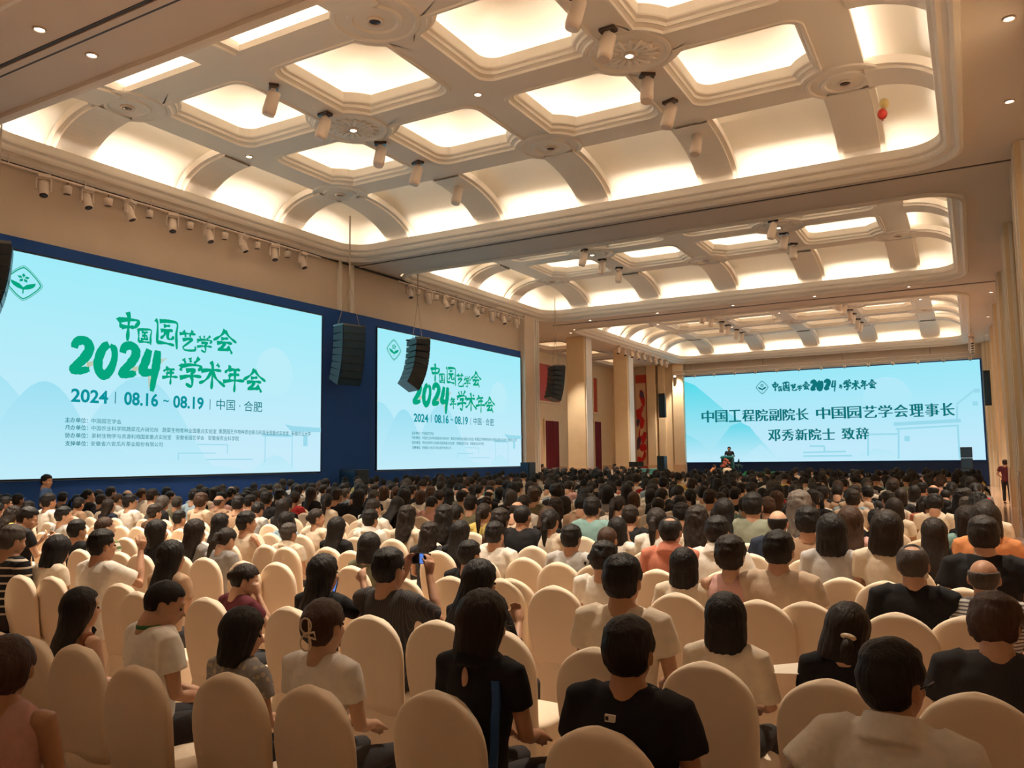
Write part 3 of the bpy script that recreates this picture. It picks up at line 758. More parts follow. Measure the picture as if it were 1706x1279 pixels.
def glyph(ch, x0, y0, x1, y1, wd):
    (u0, v1), (u1, v0) = c3(x0, y0), c3(x1, y1)
    # the box was read off a wall seen at an angle: take top and bottom at the glyph's middle
    xm = (x0+x1)/2; vt = c3(xm, y0)[1]; vb = c3(xm, y1)[1]
    return brush(ch, u0, u1, vb, vt, wd, 0.04)
for ch, b, w in (('中', (548, 398, 656, 535), .050), ('国', (646, 474, 714, 548), .030), ('园', (728, 436, 836, 558), .042), ('艺', (842, 482, 924, 580), .036), ('学', (926, 510, 1000, 588), .030), ('会', (1006, 482, 1110, 594), .044),
                 ('年', (764, 656, 832, 738), .034), ('学', (844, 614, 950, 752), .048), ('术', (944, 634, 1050, 758), .048), ('年', (1052, 652, 1146, 772), .044), ('会', (1148, 668, 1248, 778), .046)):
    link('brush_character', solid_join(glyph(ch, *b, w), 0.040), SM['green'], scr)
polys = []; dry = []
for ch, b in (('2', (335, 530, 425, 690)), ('0', (450, 545, 545, 702)), ('2', (565, 555, 645, 708)), ('4', (665, 572, 752, 745))):
    link('brush_numeral', solid_join(glyph(ch, *b, .105), 0.042), SM['green'], scr)
for (x, y) in ((420, 652), (636, 676), (750, 640)):
    for q in range(6):
        u, v = c3(x-14, y+q*5-12); dry.append([(u, v), (u+.32-.03*q, v+.10), (u+.34-.03*q, v+.112), (u, v+.022)])
u, v = c3(706, 716)
for q in range(4): dry.append([(u-.06+.035*q, v+.1), (u-.04+.035*q, v+.1), (u-.02, v-.34+.05*q)])
link('brush_dry_marks', solid_join(dry, 0.038), SM['brush'], scr)
def txt(body, x0, x1, yt, yb, m, bold=0.0, name='lettering'):
    """x0, x1: edges; yt, yb: top and bottom at the middle of the text, in crop pixels"""
    u0, u1 = c3(x0, yt)[0], c3(x1, yt)[0]; xm = (x0+x1)/2
    # middle in u, not in pixels
    um = (u0+u1)/2; lo, hi = x0, x1
    for _ in range(20):
        xm = (lo+hi)/2
        if c3(xm, yt)[0] < um: lo = xm
        else: hi = xm
    text_in(name, body, u0, u1, c3(xm, yb)[1], c3(xm, yt)[1], 0.044, m, scr, bold)
txt('2024', 332, 508, 764, 828, SM['teal'], 0.028); txt('08.16', 583, 745, 778, 842, SM['teal'], 0.028); txt('08.19', 815, 960, 796, 856, SM['teal'], 0.028)
txt('~', 768, 794, 812, 824, SM['teal'], 0.02)
link('divider', solid_join([[(c3(542, 775)[0]-.012, c3(542, 830)[1]), (c3(542, 775)[0]+.012, c3(542, 830)[1]), (c3(542, 775)[0]+.012, c3(542, 775)[1]), (c3(542, 775)[0]-.012, c3(542, 775)[1])],
    [(c3(990, 810)[0]-.012, c3(990, 860)[1]), (c3(990, 810)[0]+.012, c3(990, 860)[1]), (c3(990, 810)[0]+.012, c3(990, 810)[1]), (c3(990, 810)[0]-.012, c3(990, 810)[1])]], 0.044), SM['teal2'], scr)
txt('中国 · 合肥', 1020, 1237, 815, 866, SM['teal2'], 0.004)
for lab, body, segs, ym in (('主办单位：', None, ((428, 570, '中国园艺学会'),), 910),
        ('承办单位：', None, ((428, 745, '中国农业科学院蔬菜花卉研究所'), (763, 1020, '蔬菜生物育种全国重点实验室'), (1030, 1362, '果蔬园艺作物种质创新与利用全国重点实验室'), (1375, 1466, '安徽农业大学')), 945),
        ('协办单位：', None, ((428, 806, '茶树生物学与资源利用国家重点实验室'), (828, 962, '安徽省园艺学会'), (980, 1126, '安徽省农业科学院')), 982),
        ('支持单位：', None, ((425, 765, '安徽省六安瓜片茶业股份有限公司'),), 1020)):
    txt(lab, 303, 411, ym-13, ym+11, SM['teal2'], 0.014)
    sl = {910: 0.03, 945: 0.026, 982: 0.018, 1020: 0.008}[ym]
    for a, b, t in segs:
        dy = ((a+b)/2-357)*sl; txt(t, a, b, ym-11+dy, ym+11+dy, SM['teal2'], 0.002)
tag(scr, 'wide glowing screen on the side wall, nearer of the two showing the green 2024 title', 'screen', 'screens on the blue backed wall')
scr2 = copy_tree(scr); scr2.location = (X1, 22.05, SCR_Z)
tag(scr2, 'second glowing side wall screen, farther off, partly behind a hanging speaker column')

# --- screen on the back wall
BX0, BX1, BZ0, BZ1 = -18.28, 0.60, 1.55, 7.52
YS = YB-0.22
p0, p1, p2 = at_y(1123.5, 629.2, YS), at_y(1631.9, 599, YS), at_y(1127.7, 769.6, YS)
BX0, BX1, BZ1, BZ0 = p0.x, p1.x, (p0.z+p1.z)/2, p2.z-0.02
bs = empty('led_screen', (BX0, YS, BZ0)); BW, BH = BX1-BX0, BZ1-BZ0
MB().box(0, BW, -0.02, 0.15, 0, BH).build('display_panel', SM['bgb'], bs)
e = MB(); e.box(-0.09, 0, -0.04, 0.15, -0.05, BH+0.06); e.box(BW, BW+0.09, -0.04, 0.15, -0.05, BH+0.06); e.box(0, BW, -0.04, 0.15, -0.05, 0); e.box(0, BW, -0.04, 0.15, BH, BH+0.06)
e.build('frame', M['blue'], bs)
def c6(x, y):
    p = at_y(1100+x*0.35522, 560+y*0.35522, YS-0.03); return (p.x-BX0, p.z-BZ0)
def bflat(pts, d, m, name='picture_hill'): flat_obj(name, [(min(BW, max(0, a)), min(BH, max(0.0, b))) for a, b in pts], d, m, bs)
bflat([(0, 0), (0, c6(70, 208)[1]), c6(110, 210), c6(160, 228), c6(230, 285), c6(300, 345), c6(380, 400), c6(460, 470), (c6(560, 560)[0], 0)], 0.030, SM['hb'])
bflat([(0, 0), (0, c6(70, 455)[1]), c6(120, 458), c6(180, 490), c6(240, 545), (c6(290, 600)[0], 0)], 0.034, SM['hb2'])
bflat([(c6(200, 600)[0], 0), c6(270, 500), c6(330, 420), c6(375, 404), c6(420, 424), c6(480, 500), (c6(545, 600)[0], 0)], 0.032, SM['hb2'])
bflat([(c6(380, 600)[0], 0), c6(420, 540), c6(470, 505), c6(520, 545), (c6(560, 600)[0], 0)], 0.036, SM['hill2'])
bflat([c6(1065+78*math.cos(a*math.pi/16)*1.45, 290-100*math.sin(a*math.pi/16)) for a in range(32)], 0.028, SM['sunb'], 'picture_sun')
bflat([(c6(900, 600)[0], 0), c6(950, 545), c6(1010, 528), c6(1080, 535), (c6(1150, 600)[0], 0)], 0.034, SM['hill'])
L_ = []
def bl(a, b, w=0.05):
    (x0, y0), (x1, y1) = c6(*a), c6(*b); l = math.hypot(x1-x0, y1-y0); nx, ny = -(y1-y0)/l*w, (x1-x0)/l*w
    L_.append([(x0+nx, y0+ny), (x1+nx, y1+ny), (x1-nx, y1-ny), (x0-nx, y0-ny)])
bl((1095, 412), (1410, 395), 0.11); bl((1105, 435), (1400, 418)); bl((1118, 430), (1118, 575)); bl((1395, 420), (1405, 575)); bl((975, 460), (1115, 458)); bl((975, 455), (975, 560)); bl((1145, 480), (1170, 480), 0.16)
bl((1388, 320), (1470, 255)); bl((1470, 255), (1500, 255), 0.12); bl((1392, 325), (1392, 400)); bl((1465, 315), (1490, 315), 0.13)
bl((670, 545), (870, 540)); bl((770, 515), (770, 540)); bl((700, 515), (770, 515)); bl((670, 562), (900, 560))
link('picture_house', solid_join(L_, 0.038), SM['roof'], bs)
logo(bs, *c6(478, 240), 0.44, 0.045, SM['tealb'], 1.08)
polys = []
def g6(ch, x0, y0, x1, y1, wd):
    (u0, v1), (u1, v0) = c6(x0, y0), c6(x1, y1)
    return brush(ch, u0, u1, v0, v1, wd, 0.04)
for ch, b, w in (('中', (524, 215, 555, 257), .055), ('国', (553, 235, 572, 258), .034), ('园', (574, 216, 606, 256), .05), ('艺', (610, 224, 640, 254), .045), ('学', (642, 230, 666, 254), .036), ('会', (666, 214, 702, 252), .05),
                 ('年', (838, 226, 856, 247), .036), ('学', (858, 206, 896, 250), .055), ('术', (896, 208, 936, 250), .055), ('年', (938, 206, 974, 248), .05), ('会', (974, 204, 1014, 246), .05),
                 ('2', (708, 212, 730, 252), .12), ('0', (738, 210, 762, 250), .12), ('2', (772, 208, 794, 249), .12), ('4', (802, 206, 826, 252), .05)):
    link('brush_character', solid_join(g6(ch, *b, w), 0.046), SM['tealb'], bs)
def t6(body, x0, x1, yt, yb, dup=0.030):
    # yt/yb for left and right ends are averaged; each glyph block is placed on its own so that the line keeps its rise
    n = len(body)
    for k, ch in enumerate(body):
        if ch == ' ': continue
        xa, xb = x0+(x1-x0)*k/n, x0+(x1-x0)*(k+1)/n; pad = (xb-xa)*0.05
        t = (k+0.5)/n; top = yt[0]+(yt[1]-yt[0])*t; bot = yb[0]+(yb[1]-yb[0])*t
        (u0, v1), (u1, v0) = c6(xa+pad, top), c6(xb-pad, bot)
        text_in('lettering', ch, u0, u1, v0, v1, 0.046, SM['tealb'], bs, 0.0, dup)
t6('中国工程院副院长', 192, 698, (350, 338), (404, 392)); t6('中国园艺学会理事长', 728, 1384, (336, 312), (388, 372))
t6('邓秀新院士', 503, 822, (438, 432), (492, 484)); t6('致辞', 848, 982, (430, 428), (484, 482))
tag(bs, 'wide screen on the far wall behind the stage with two lines of dark teal characters', 'screen')
# below-screen skirt and stage
S(MB().box(BX0-0.09, BX1+0.09, YS+0.02, YB-0.02, 0.0, BZ0-0.05).build('trim_8', M['stage']))
stg = S(MB().box(-16.9, -0.2, 48.9, YS-0.05, 0, 0.72).build('trim_9', M['stage'])); MB().box(-16.9, -0.2, 48.85, YS-0.05, 0.72, 0.76).build('stage_top', M['stagetop'], stg)

# ================================================================== STAGE OBJECTS
def at_stage(px, Y): return at_y(px, 760, Y).x
ZT = 0.76
lx = at_stage(1212, 50.0)
lec = empty('lectern', (lx, 50.0, ZT))
bev(MB().box(-0.36, 0.36, -0.2, 0.2, 0, 1.06).build('body', M['lectern'], lec), 0.02); MB().box(-0.30, 0.30, -0.23, -0.2, 0.08, 0.95).build('front_panel', M['darkleaf'], lec)
q = MB(); q.add([(-.4, -.26, 1.06), (.4, -.26, 1.06), (.4, .24, 1.16), (-.4, .24, 1.16), (-.4, -.26, 1.10), (.4, -.26, 1.10), (.4, .24, 1.20), (-.4, .24, 1.20)], [(3, 2, 1, 0), (4, 5, 6, 7), (0, 1, 5, 4), (1, 2, 6, 5), (2, 3, 7, 6), (3, 0, 4, 7)])
q.build('reading_top', M['lectern'], lec)
MB().tube([(0.1, 0.1, 1.18), (0.1, 0.05, 1.32), (0.08, 0.12, 1.42)], 0.012, 6).build('microphone', M['black'], lec)
tag(lec, 'dark green lectern on the stage before the speaker', 'lectern')
# flower spray at the lectern
fl = empty('flower_spray', (lx-0.02, 49.55, ZT)); bev(MB().lathe([(0.13, 0), (0.16, 0.18), (0.2, 0.34)], n=14).build('pot', M['cream'], fl), 0.005)
r4 = random.Random(5)
lf = MB()
for k in range(26):
    a = r4.uniform(0, 6.28); b = r4.uniform(0.1, 0.42); z = r4.uniform(0.36, 0.7)
    lf.ell((b*math.cos(a), b*0.5*math.sin(a), z), (0.07, 0.05, 0.05), 6, 5)
tag(lf.build('foliage', M['darkleaf'], fl), kind='stuff')
for k in range(14):
    a = r4.uniform(0, 6.28); b = r4.uniform(0.0, 0.26); o = MB().ell((0, 0, 0), (0.075, 0.06, 0.065), 8, 6).build('flower', M['flower'], fl, True, (b*math.cos(a), -0.12+b*0.4*math.sin(a), 0.5+r4.uniform(0, 0.5)))
tag(fl, 'pink flower arrangement standing in front of the lectern', 'flowers')
# small plant on the floor monitor side
pl = empty('potted_plant', (at_stage(1230, 50.0), 50.0, ZT))
MB().lathe([(0.1, 0), (0.15, 0.3)], n=12).build('pot', M['darkleaf'], pl)
for k in range(9):
    a = k*2.4; MB().tube([(0, 0, 0.28), (0.10*math.cos(a), 0.08*math.sin(a), 0.55+0.05*(k % 3)), (0.30*math.cos(a), 0.2*math.sin(a), 0.62-0.12*(k % 3)+0.2*(k == 4))], [0.02, 0.06, 0.012], 6).build('leaf', M['darkleaf'], pl)
MB().tube([(0, 0, 0.28), (0.0, 0, 0.8), (0.03, 0, 1.0)], [0.03, 0.08, 0.02], 6).build('leaf', M['darkleaf'], pl)
tag(pl, 'dark leafy plant standing on the stage beside the lectern', 'plant')
# green planting along the stage edge
for k, (pa, pb) in enumerate(((1238, 1254), (1256, 1276), (1279, 1294))):
    xa, xb = at_stage(pa, 48.6), at_stage(pb, 48.6); bxo = empty('planter', ((xa+xb)/2, 48.55, 0)); w = (xb-xa)/2
    bev(MB().box(-w, w, -0.18, 0.18, 0, 0.75).build('trough', M['stage'], bxo), 0.01)
    g_ = MB()
    for q in range(60):
        g_.ell((r4.uniform(-w, w), r4.uniform(-.16, .16), 0.78+r4.uniform(0, .2)), (0.06, 0.05, 0.05), 5, 4)
    tag(g_.build('foliage', M['leaf'], bxo), kind='stuff')
    tag(bxo, 'low green planting at the stage edge, %s from the lectern' % order_word[k], 'planter', 'planters along the stage edge')
# ================================================================== LOUDSPEAKERS
def wedge_box(w, h0, h1, dp):
    # cabinet: front (towards -y) taller than the back
    v = [(-w/2, 0, h0/2), (w/2, 0, h0/2), (w/2, 0, -h0/2), (-w/2, 0, -h0/2), (-w/2, dp, h1/2), (w/2, dp, h1/2), (w/2, dp, -h1/2), (-w/2, dp, -h1/2)]
    return mesh(v, [(0, 3, 2, 1), (4, 5, 6, 7), (0, 1, 5, 4), (1, 2, 6, 5), (2, 3, 7, 6), (3, 0, 4, 7)])
cab = wedge_box(0.86, 0.235, 0.17, 0.52); cab.materials.append(M['black'])
grl = MB(); grl.box(-0.41, 0.41, -0.025, 0.0, -0.105, 0.105); grm = grl.me(); grm.materials.append(M['grille'])
def line_array(loc, rz, n, splay, label, top_tilt=0.0, wires=True):
    r = empty('line_array_speaker', loc, rz)
    y, z, a = 0.0, -0.13, top_tilt
    for k in range(n):
        o = link('cabinet', cab, None, r); o.matrix_local = Matrix.Translation((0, y, z)) @ Matrix.Rotation(a, 4, 'X')
        g = link('grille', grm, None, o)
        a2 = a+splay*(0.35+1.3*k/n)
        # step along the front edge
        am = (a+a2)/2
        y += 0.237*math.sin(am)*1.0; z -= 0.237*math.cos(am)
        a = a2
    f = MB(); f.box(-0.42, -0.37, 0.0, 0.55, -0.01, 0.05); f.box(0.37, 0.42, 0.0, 0.55, -0.01, 0.05); f.box(-0.42, 0.42, 0.05, 0.10, 0.0, 0.05); f.box(-0.42, 0.42, 0.42, 0.47, 0.0, 0.05)
    f.build('flying_frame', M['steel'], r)
    if wires:
        top = ZR-loc[2]+0.1
        for x in (-0.4, 0.4): MB().tube([(x, 0.3, 0.05), (0.05*x, 0.28, 1.35), (0.04*x, 0.28, top)], 0.010, 5).build('hoist_wire', M['wire'], r)
        MB().tube([(0, 0.27, 1.2), (0, 0.27, top)], 0.014, 5).build('hoist_chain', M['wire'], r)
    return tag(r, label, 'speaker', 'hanging speaker columns along the side wall')
XA = -16.75
def y_at(px, X=XA): return at_x(px, 600, X).y
line_array((XA, y_at(590), 6.12), math.radians(75), 8, 0.065, 'hanging curved speaker column between the two side wall screens')
line_array((XA, y_at(708), 6.12), math.radians(150), 8, 0.085, 'hanging curved speaker column in front of the farther side wall screen', 0.04)
line_array((XA, y_at(935), 6.2), math.radians(140), 7, 0.05, 'hanging speaker column beyond the side screens before the red wall panel', 0.06)
line_array((XA, at_x(18, 440, XA).y, 6.25), math.radians(150), 8, 0.085, 'hanging speaker column cut by the frame beside the nearest screen', 0.04)
def hung_box(px0, px1, z0, z1, Y, label):
    x0, x1 = at_y(px0, 670, Y).x, at_y(px1, 670, Y).x; r = empty('column_speaker', ((x0+x1)/2, Y, z0)); w = (x1-x0)/2; h = z1-z0
    bev(MB().box(-w, w, 0, 0.3, 0, h).build('cabinet', M['black'], r), 0.01); MB().box(-w*0.8, w*0.8, -0.02, 0, 0.1, h-0.15).build('grille', M['grille'], r)
    MB().tube([(-w, 0.1, h), (0, 0.1, h+0.55), (w, 0.1, h)], 0.008, 5).build('sling', M['wire'], r)
    MB().tube([(0, 0.1, h+0.55), (0, 0.1, ZS-z0)], 0.008, 5).build('hoist_wire', M['wire'], r)
    return tag(r, label, 'speaker', 'column speakers hung beside the rear screen')
hung_box(1097, 1107.5, 4.62, 6.28, 53.5, 'tall black speaker hung before the piers, next to the painting')
hung_box(1641, 1652.5, 4.45, 6.32, 50.0, 'tall black speaker hung between the rear screen and the pilasters')
def stack(px0, px1, z0, z1, Y, n, label):
    x0, x1 = at_y(px0, 770, Y).x, at_y(px1, 770, Y).x; r = empty('speaker_stack', ((x0+x1)/2, Y, z0)); w = (x1-x0)/2; h = (z1-z0)/n
    for k in range(n):
        c_ = bev(MB().box(-w, w, -0.3, 0.3, k*h+0.01, (k+1)*h-0.01).build('cabinet', M['black'], r), 0.02); MB().box(-w*.85, w*.85, -0.32, -0.3, k*h+0.05, (k+1)*h-0.05).build('grille', M['grille'], c_)
    return tag(r, label, 'speaker stack', 'stacked speakers on the floor')
stack(1601, 1621, 0.0, 2.25, 48.2, 4, 'tall stack of black speakers beside the stage under the rear screen')
stack(1097, 1109, 0.0, 2.0, 50.5, 2, 'black speaker stack on the floor under the hung column speaker')
stack(576, 606, 0.0, 1.62, at_x(590, 780, -17.2).y, 2, 'dark speaker stack on the floor against the blue backing')
for o in [bpy.data.objects['speaker_stack.002']]: o.location.x = -17.2
x_ = at_x(880, 775, -17.0)
s4 = stack(872, 887, 0.0, 1.75, x_.y, 2, 'dark speaker stack beside the end of the side screen wall')
# ================================================================== MOVING HEADS AND SPOTS
def moving_head():
    r = empty('moving_head_light')
    bev(MB().box(-0.13, 0.13, -0.11, 0.11, -0.09, 0.0).build('base', M['white_metal'], r), 0.015)
    y = MB(); y.box(-0.16, -0.12, -0.05, 0.05, -0.36, -0.07); y.box(0.12, 0.16, -0.05, 0.05, -0.36, -0.07); y.box(-0.16, 0.16, -0.05, 0.05, -0.12, -0.07); bev(y.build('yoke', M['white_metal'], r), 0.01)
    h = MB().lathe([(0.05, -0.20), (0.105, -0.17), (0.115, -0.02), (0.10, 0.12), (0.105, 0.19), (0.09, 0.2)], n=16).build('head', M['white_metal'], r, True)
    h.location = (0, 0, -0.32); h.rotation_euler = (math.radians(155), 0, 0)
    MB().lathe([(0.085, 0.201), (0.04, 0.215)], n=14).build('lens', M['lens'], h, True)
    return r
mh = moving_head(); used = False
bar_n = [0]
def rail(y0, y1, x, z, label):
    r = empty('lighting_rail', (x, (y0+y1)/2, z)); h = (y1-y0)/2
    MB().tube([(0, -h, 0), (0, h, 0)], 0.028, 8).build('pipe', M['white_metal'], r)
    for k in range(6):
        yy = -h+2*h*(k+0.5)/6; MB().tube([(0, yy, 0), (0, yy, ZS-z)], 0.012, 5).build('hanger', M['white_metal'], r)
    return tag(r, label, 'lighting rail', 'lighting rails under the soffit')
ZM = 8.28; XM = -17.6
rail(8.5, 18.9, XM, ZM, 'lighting rail above the nearer side wall screen'); rail(22.9, 32.2, XM, ZM, 'lighting rail above the farther side wall screen')
def put_mh(loc, rz, label, grp):
    global used
    o = mh if not used else copy_tree(mh); used = True
    o.location = loc; o.rotation_euler = (0, 0, rz); tag(o, label, 'stage light', grp); return o
A_ = (10.13, 11.14, 12.24, 13.46, 14.61, 15.79, 16.97, 18.13); B_ = (23.6, 24.77, 25.89, 27.0, 28.14, 29.39, 30.41, 31.54)
par_me = None
def par(loc, label, grp):
    r = empty('par_light', loc)
    MB().lathe([(0.09, -0.20), (0.10, -0.02), (0.05, 0.0)], n=14).build('can', M['white_metal'], r, True); MB().lathe([(0.08, -0.202), (0.03, -0.205)], n=12).build('lens', M['lens'], r)
    MB().tube([(0, 0, 0), (0, 0, 0.08)], 0.015, 6).build('clamp', M['steel'], r)
    return tag(r, label, 'stage light', grp)
for kk, (ys, nm) in enumerate(((A_, 'nearer'), (B_, 'farther'))):
    for k, y in enumerate(ys):
        o = put_mh((XM, y, ZM), math.radians(90+(k % 3-1)*25), 'white moving head light, %s along the rail above the %s side screen' % (order_word[k], nm), 'moving heads over the side screens')
        if kk and k % 2: o.rotation_euler = (0, 0, math.radians(200))
        if k < 7: par((XM-0.05, y+0.57, ZM-0.08), 'small round white light after the %s moving head above the %s side screen' % (order_word[k], nm), 'par lights over the side screens')
sp = bpy.data.lights.new('wall_wash', 'SPOT'); sp.energy = 90; sp.color = (1, 0.82, 0.5); sp.spot_size = math.radians(60); sp.spot_blend = 0.8
o = bpy.data.objects.new('wall_wash', sp); COL.objects.link(o); o.location = (XM, 18.13, ZM-0.5); o.rotation_euler = (0, math.radians(-12), 0)
# spots on the ribs: cylinder heads on a dark base
def rib_spot():
    r = empty('ceiling_spotlight')
    bev(MB().box(-0.15, 0.15, -0.1, 0.1, -0.07, 0).build('base', M['lens'], r), 0.01)
    MB().box(-0.05, 0.05, -0.05, 0.05, -0.16, -0.06).build('yoke', M['white_metal'], r)
    h = MB().lathe([(0.07, 0.12), (0.13, 0.10), (0.14, -0.32), (0.12, -0.40), (0.10, -0.40)], n=18).build('head', M['white_metal'], r, True); h.location = (0, 0, -0.24); h.rotation_euler = (math.radians(-14), math.radians(8), 0)
    MB().lathe([(0.10, -0.39), (0.05, -0.37)], n=14).build('lens', M['lens'], h, True)
    return r
rs = rib_spot(); rused = False
for (line, ys, c) in ((-12.24, (11.7, 13.25, 15.22, 16.75, 18.66), 0), (-5.36, (11.86, 13.16, 15.2, 16.63, 18.55), 0), (-12.24, (27.2, 28.9, 30.62), 1), (-5.36, (27.11, 28.9, 30.52), 1), (-12.24, (42.6, 44.1, 46.2, 47.6, 49.6, 51), 2), (-5.36, (42.6, 44.1, 46.2, 47.6, 49.6, 51), 2)):
    for k, y in enumerate(ys):
        o = rs if not rused else copy_tree(rs); rused = True
        o.location = (line, y, ZR); o.rotation_euler = (0, 0, math.radians((k*37) % 90-40))
        tag(o, 'white cylinder spotlight, %s on the %s rib of the %s bay' % (order_word[k], 'side screen' if line < -9 else 'aisle side', bayw[c]), 'spotlight', 'spotlights on the ceiling ribs')
# truss with lights above the rear screen
tz = 7.95; ty = YB-0.6; tr = empty('lighting_truss', (0, ty, tz))
MB().tube([(-18.3, 0, 0), (0.25, 0, 0)], 0.03, 6).build('chord', M['white_metal'], tr); MB().tube([(-18.3, 0, -0.25), (0.25, 0, -0.25)], 0.03, 6).build('chord', M['white_metal'], tr)
for k in range(32): MB().tube([(-18.3+0.58*k, 0, -0.25*(k % 2)), (-18.3+0.58*(k+1), 0, -0.25*((k+1) % 2))], 0.014, 5).build('brace', M['white_metal'], tr)
for x in (-17, -12, -7, -2): MB().tube([(x, 0, 0), (x, 0, ZS-tz)], 0.015, 5).build('hanger', M['steel'], tr)
tag(tr, 'thin white lattice truss running above the rear screen', 'truss')
for k in range(14):
    r = par((-18.1+1.4*k, ty-0.05, tz-0.30), 'small light hanging under the rear truss, %s from the painting side' % order_word[k], 'lights under the rear truss'); r.rotation_euler = (math.radians(-15), 0, 0)
# moving heads in two rows on the soffit before the piers
for k in range(9):
    put_mh((-17.73, 44.0+1.05*k, ZS-0.05), 0.4*k, 'white moving head in the row before the piers, %s from the free columns' % order_word[k], 'moving heads near the rear corner')
pr2 = empty('lighting_rail', (0.2, 51, ZS-0.25)); MB().tube([(0, -2.2, 0), (0, 3.6, 0)], 0.03, 6).build('pipe', M['white_metal'], pr2)
for y in (-2, 0, 2, 3.4): MB().tube([(0, y, 0), (0, y, 0.25)], 0.012, 5).build('hanger', M['white_metal'], pr2)
tag(pr2, 'short lighting rail over the aisle beside the rear screen', 'lighting rail')
for k in range(5): put_mh((0.2, 49.2+1.2*k, ZS-0.28), 0.5, 'white moving head over the aisle, %s on the short rail by the rear screen' % order_word[k], 'moving heads over the aisle')
# balloons caught under the ceiling
for px, m, lab, z in ((1470, 'balloon_red', 'small red balloon floating against the coffered ceiling', 0), (1473, 'balloon_gold', 'pale gold balloon just above the small red balloon', 1)):
    p = at_y(px, 190-17*z, 18.0); b = empty('balloon', p)
    MB().ell((0, 0, 0), (0.10, 0.10, 0.115), 14, 10).build('envelope', M[m], b, True); MB().tube([(0, 0, -0.11), (0, 0.0, -0.14)], [0.008, 0.018], 6).build('knot', M[m], b)
    tag(b, lab, 'balloon')
# technician desk near the columns
dx0, dx1 = at_y(1049, 775, 44.5).x, at_y(1090, 775, 44.5).x
dk = empty('control_desk', ((dx0+dx1)/2, 44.5, 0)); w = (dx1-dx0)/2
bev(MB().box(-w, w, -0.35, 0.35, 0.0, 1.22).build('cloth_cover', M['desk'], dk), 0.02); bev(MB().box(-w-0.02, w+0.02, -0.38, 0.38, 1.22, 1.26).build('table_top', M['desk'], dk), 0.01)
tag(dk, 'control desk under a pale cyan cloth by the free columns', 'desk')
for k, u in enumerate((-0.75, -0.2)):
    mo = empty('monitor', (dk.location.x+w*u, 44.55, 1.26)); MB().box(-0.24, 0.24, -0.02, 0.02, 0.1, 0.4).build('display', M['black'], mo); MB().box(-0.1, 0.1, -0.08, 0.08, 0, 0.015).build('foot', M['black'], mo); MB().box(-0.02, 0.02, -0.02, 0.02, 0, 0.12).build('neck', M['black'], mo)
    tag(mo, '%s of two black monitors on the cyan covered control desk' % ('first', 'second')[k], 'monitor')
# ================================================================== CHAIR
def chair_meshes():
    # covered back: superellipse sections, arched top, leaning back a little
    prof = [(0.40, .200), (.46, .205), (.54, .212), (.62, .219), (.70, .222), (.76, .221), (.81, .213), (.85, .198), (.88, .178), (.905, .153), (.926, .124), (.943, .093), (.957, .060), (.967, .032), (.971, .010)]
    b = MB(); secs = []
    for z, w in prof:
        th = 0.037 if z < .94 else 0.037*max(0.2, 1-((z-.94)/.032)**2.0)
        secs.append(((0, -0.215-(z-.46)*0.13-0.012*math.sin((z-.4)*7), z), w, th))
    b.loft(secs, n=28, e=0.62)
    back = b.me()
    for v in back.vertices:
        n_ = noise.noise(Vector((v.co.x*7, v.co.y*7+3, v.co.z*5)))
        v.co.y += 0.006*n_
        if v.co.z > .55 and v.co.y < -0.24: v.co.y += -0.012*math.cos(v.co.x*7)
    b = MB(); b.loft([((0, 0, z), w, w*1.02) for z, w in ((.405, .21), (.42, .222), (.455, .224), (.47, .212), (.478, .17), (.482, .05))], n=24, e=0.55)
    seat = b.me()
    n = 64; v = []; zs = (.455, .44, .42, .36, .28, .2, .12, .05, .0)
    for k, z in enumerate(zs):
        t = (.455-z)/.455; w = .224+0.045*t
        for j in range(n):
            a = 2*math.pi*j/n; cu, su = math.cos(a), math.sin(a); e_ = 0.42
            x = math.copysign(abs(cu)**e_, cu); y = math.copysign(abs(su)**e_, su)
            fold = 1+0.055*t**0.7*math.sin(a*11+0.8*math.sin(a*3))
            v.append((x*w*fold, y*(w+0.012)*fold-0.005, z))
    me = mesh(v, ring_faces(len(zs), n))
    for q, m_ in ((back, M['cloth']), (seat, M['cloth']), (me, M['cloth'])): q.materials.append(m_); q.shade_smooth()
    return back, seat, me
CH_BACK, CH_SEAT, CH_SKIRT = chair_meshes()
def chair_proto():
    r = empty('banquet_chair')
    link('backrest_cover', CH_BACK, None, r); link('seat_cover', CH_SEAT, None, r); link('skirt', CH_SKIRT, None, r)
    return r
# ================================================================== PEOPLE
def remesh(mb, voxel, smooth=4, dec=1.0, disp=None):
    me = mb.me(); o = bpy.data.objects.new('tmp', me); COL.objects.link(o)
    m = o.modifiers.new('r', 'REMESH'); m.mode = 'VOXEL'; m.voxel_size = voxel; m.use_smooth_shade = True
    if smooth: s = o.modifiers.new('s', 'SMOOTH'); s.factor = 0.5; s.iterations = smooth
    if dec < 1: d = o.modifiers.new('d', 'DECIMATE'); d.ratio = dec
    dg = bpy.context.evaluated_depsgraph_get(); dg.update()
    out = bpy.data.meshes.new_from_object(o.evaluated_get(dg), depsgraph=dg)
    bpy.data.objects.remove(o); bpy.data.meshes.remove(me)
    out.materials.clear()
    if disp:
        co = np.empty(len(out.vertices)*3); out.vertices.foreach_get('co', co); co = co.reshape(-1, 3)
        no = np.empty(len(out.vertices)*3); out.vertices.foreach_get('normal', no); no = no.reshape(-1, 3)
        for i in range(len(co)): co[i] += no[i]*disp(co[i])
        out.vertices.foreach_set('co', co.ravel())
    out.update(); out.shade_smooth()
    return out
V3 = lambda *a: np.array(a, float)
def rotx(v, a): c, s = math.cos(a), math.sin(a); return V3(v[0], v[1]*c-v[2]*s, v[1]*s+v[2]*c)
def limb(mb, pts, rs, n=12): mb.tube([tuple(p) for p in pts], list(rs), n)
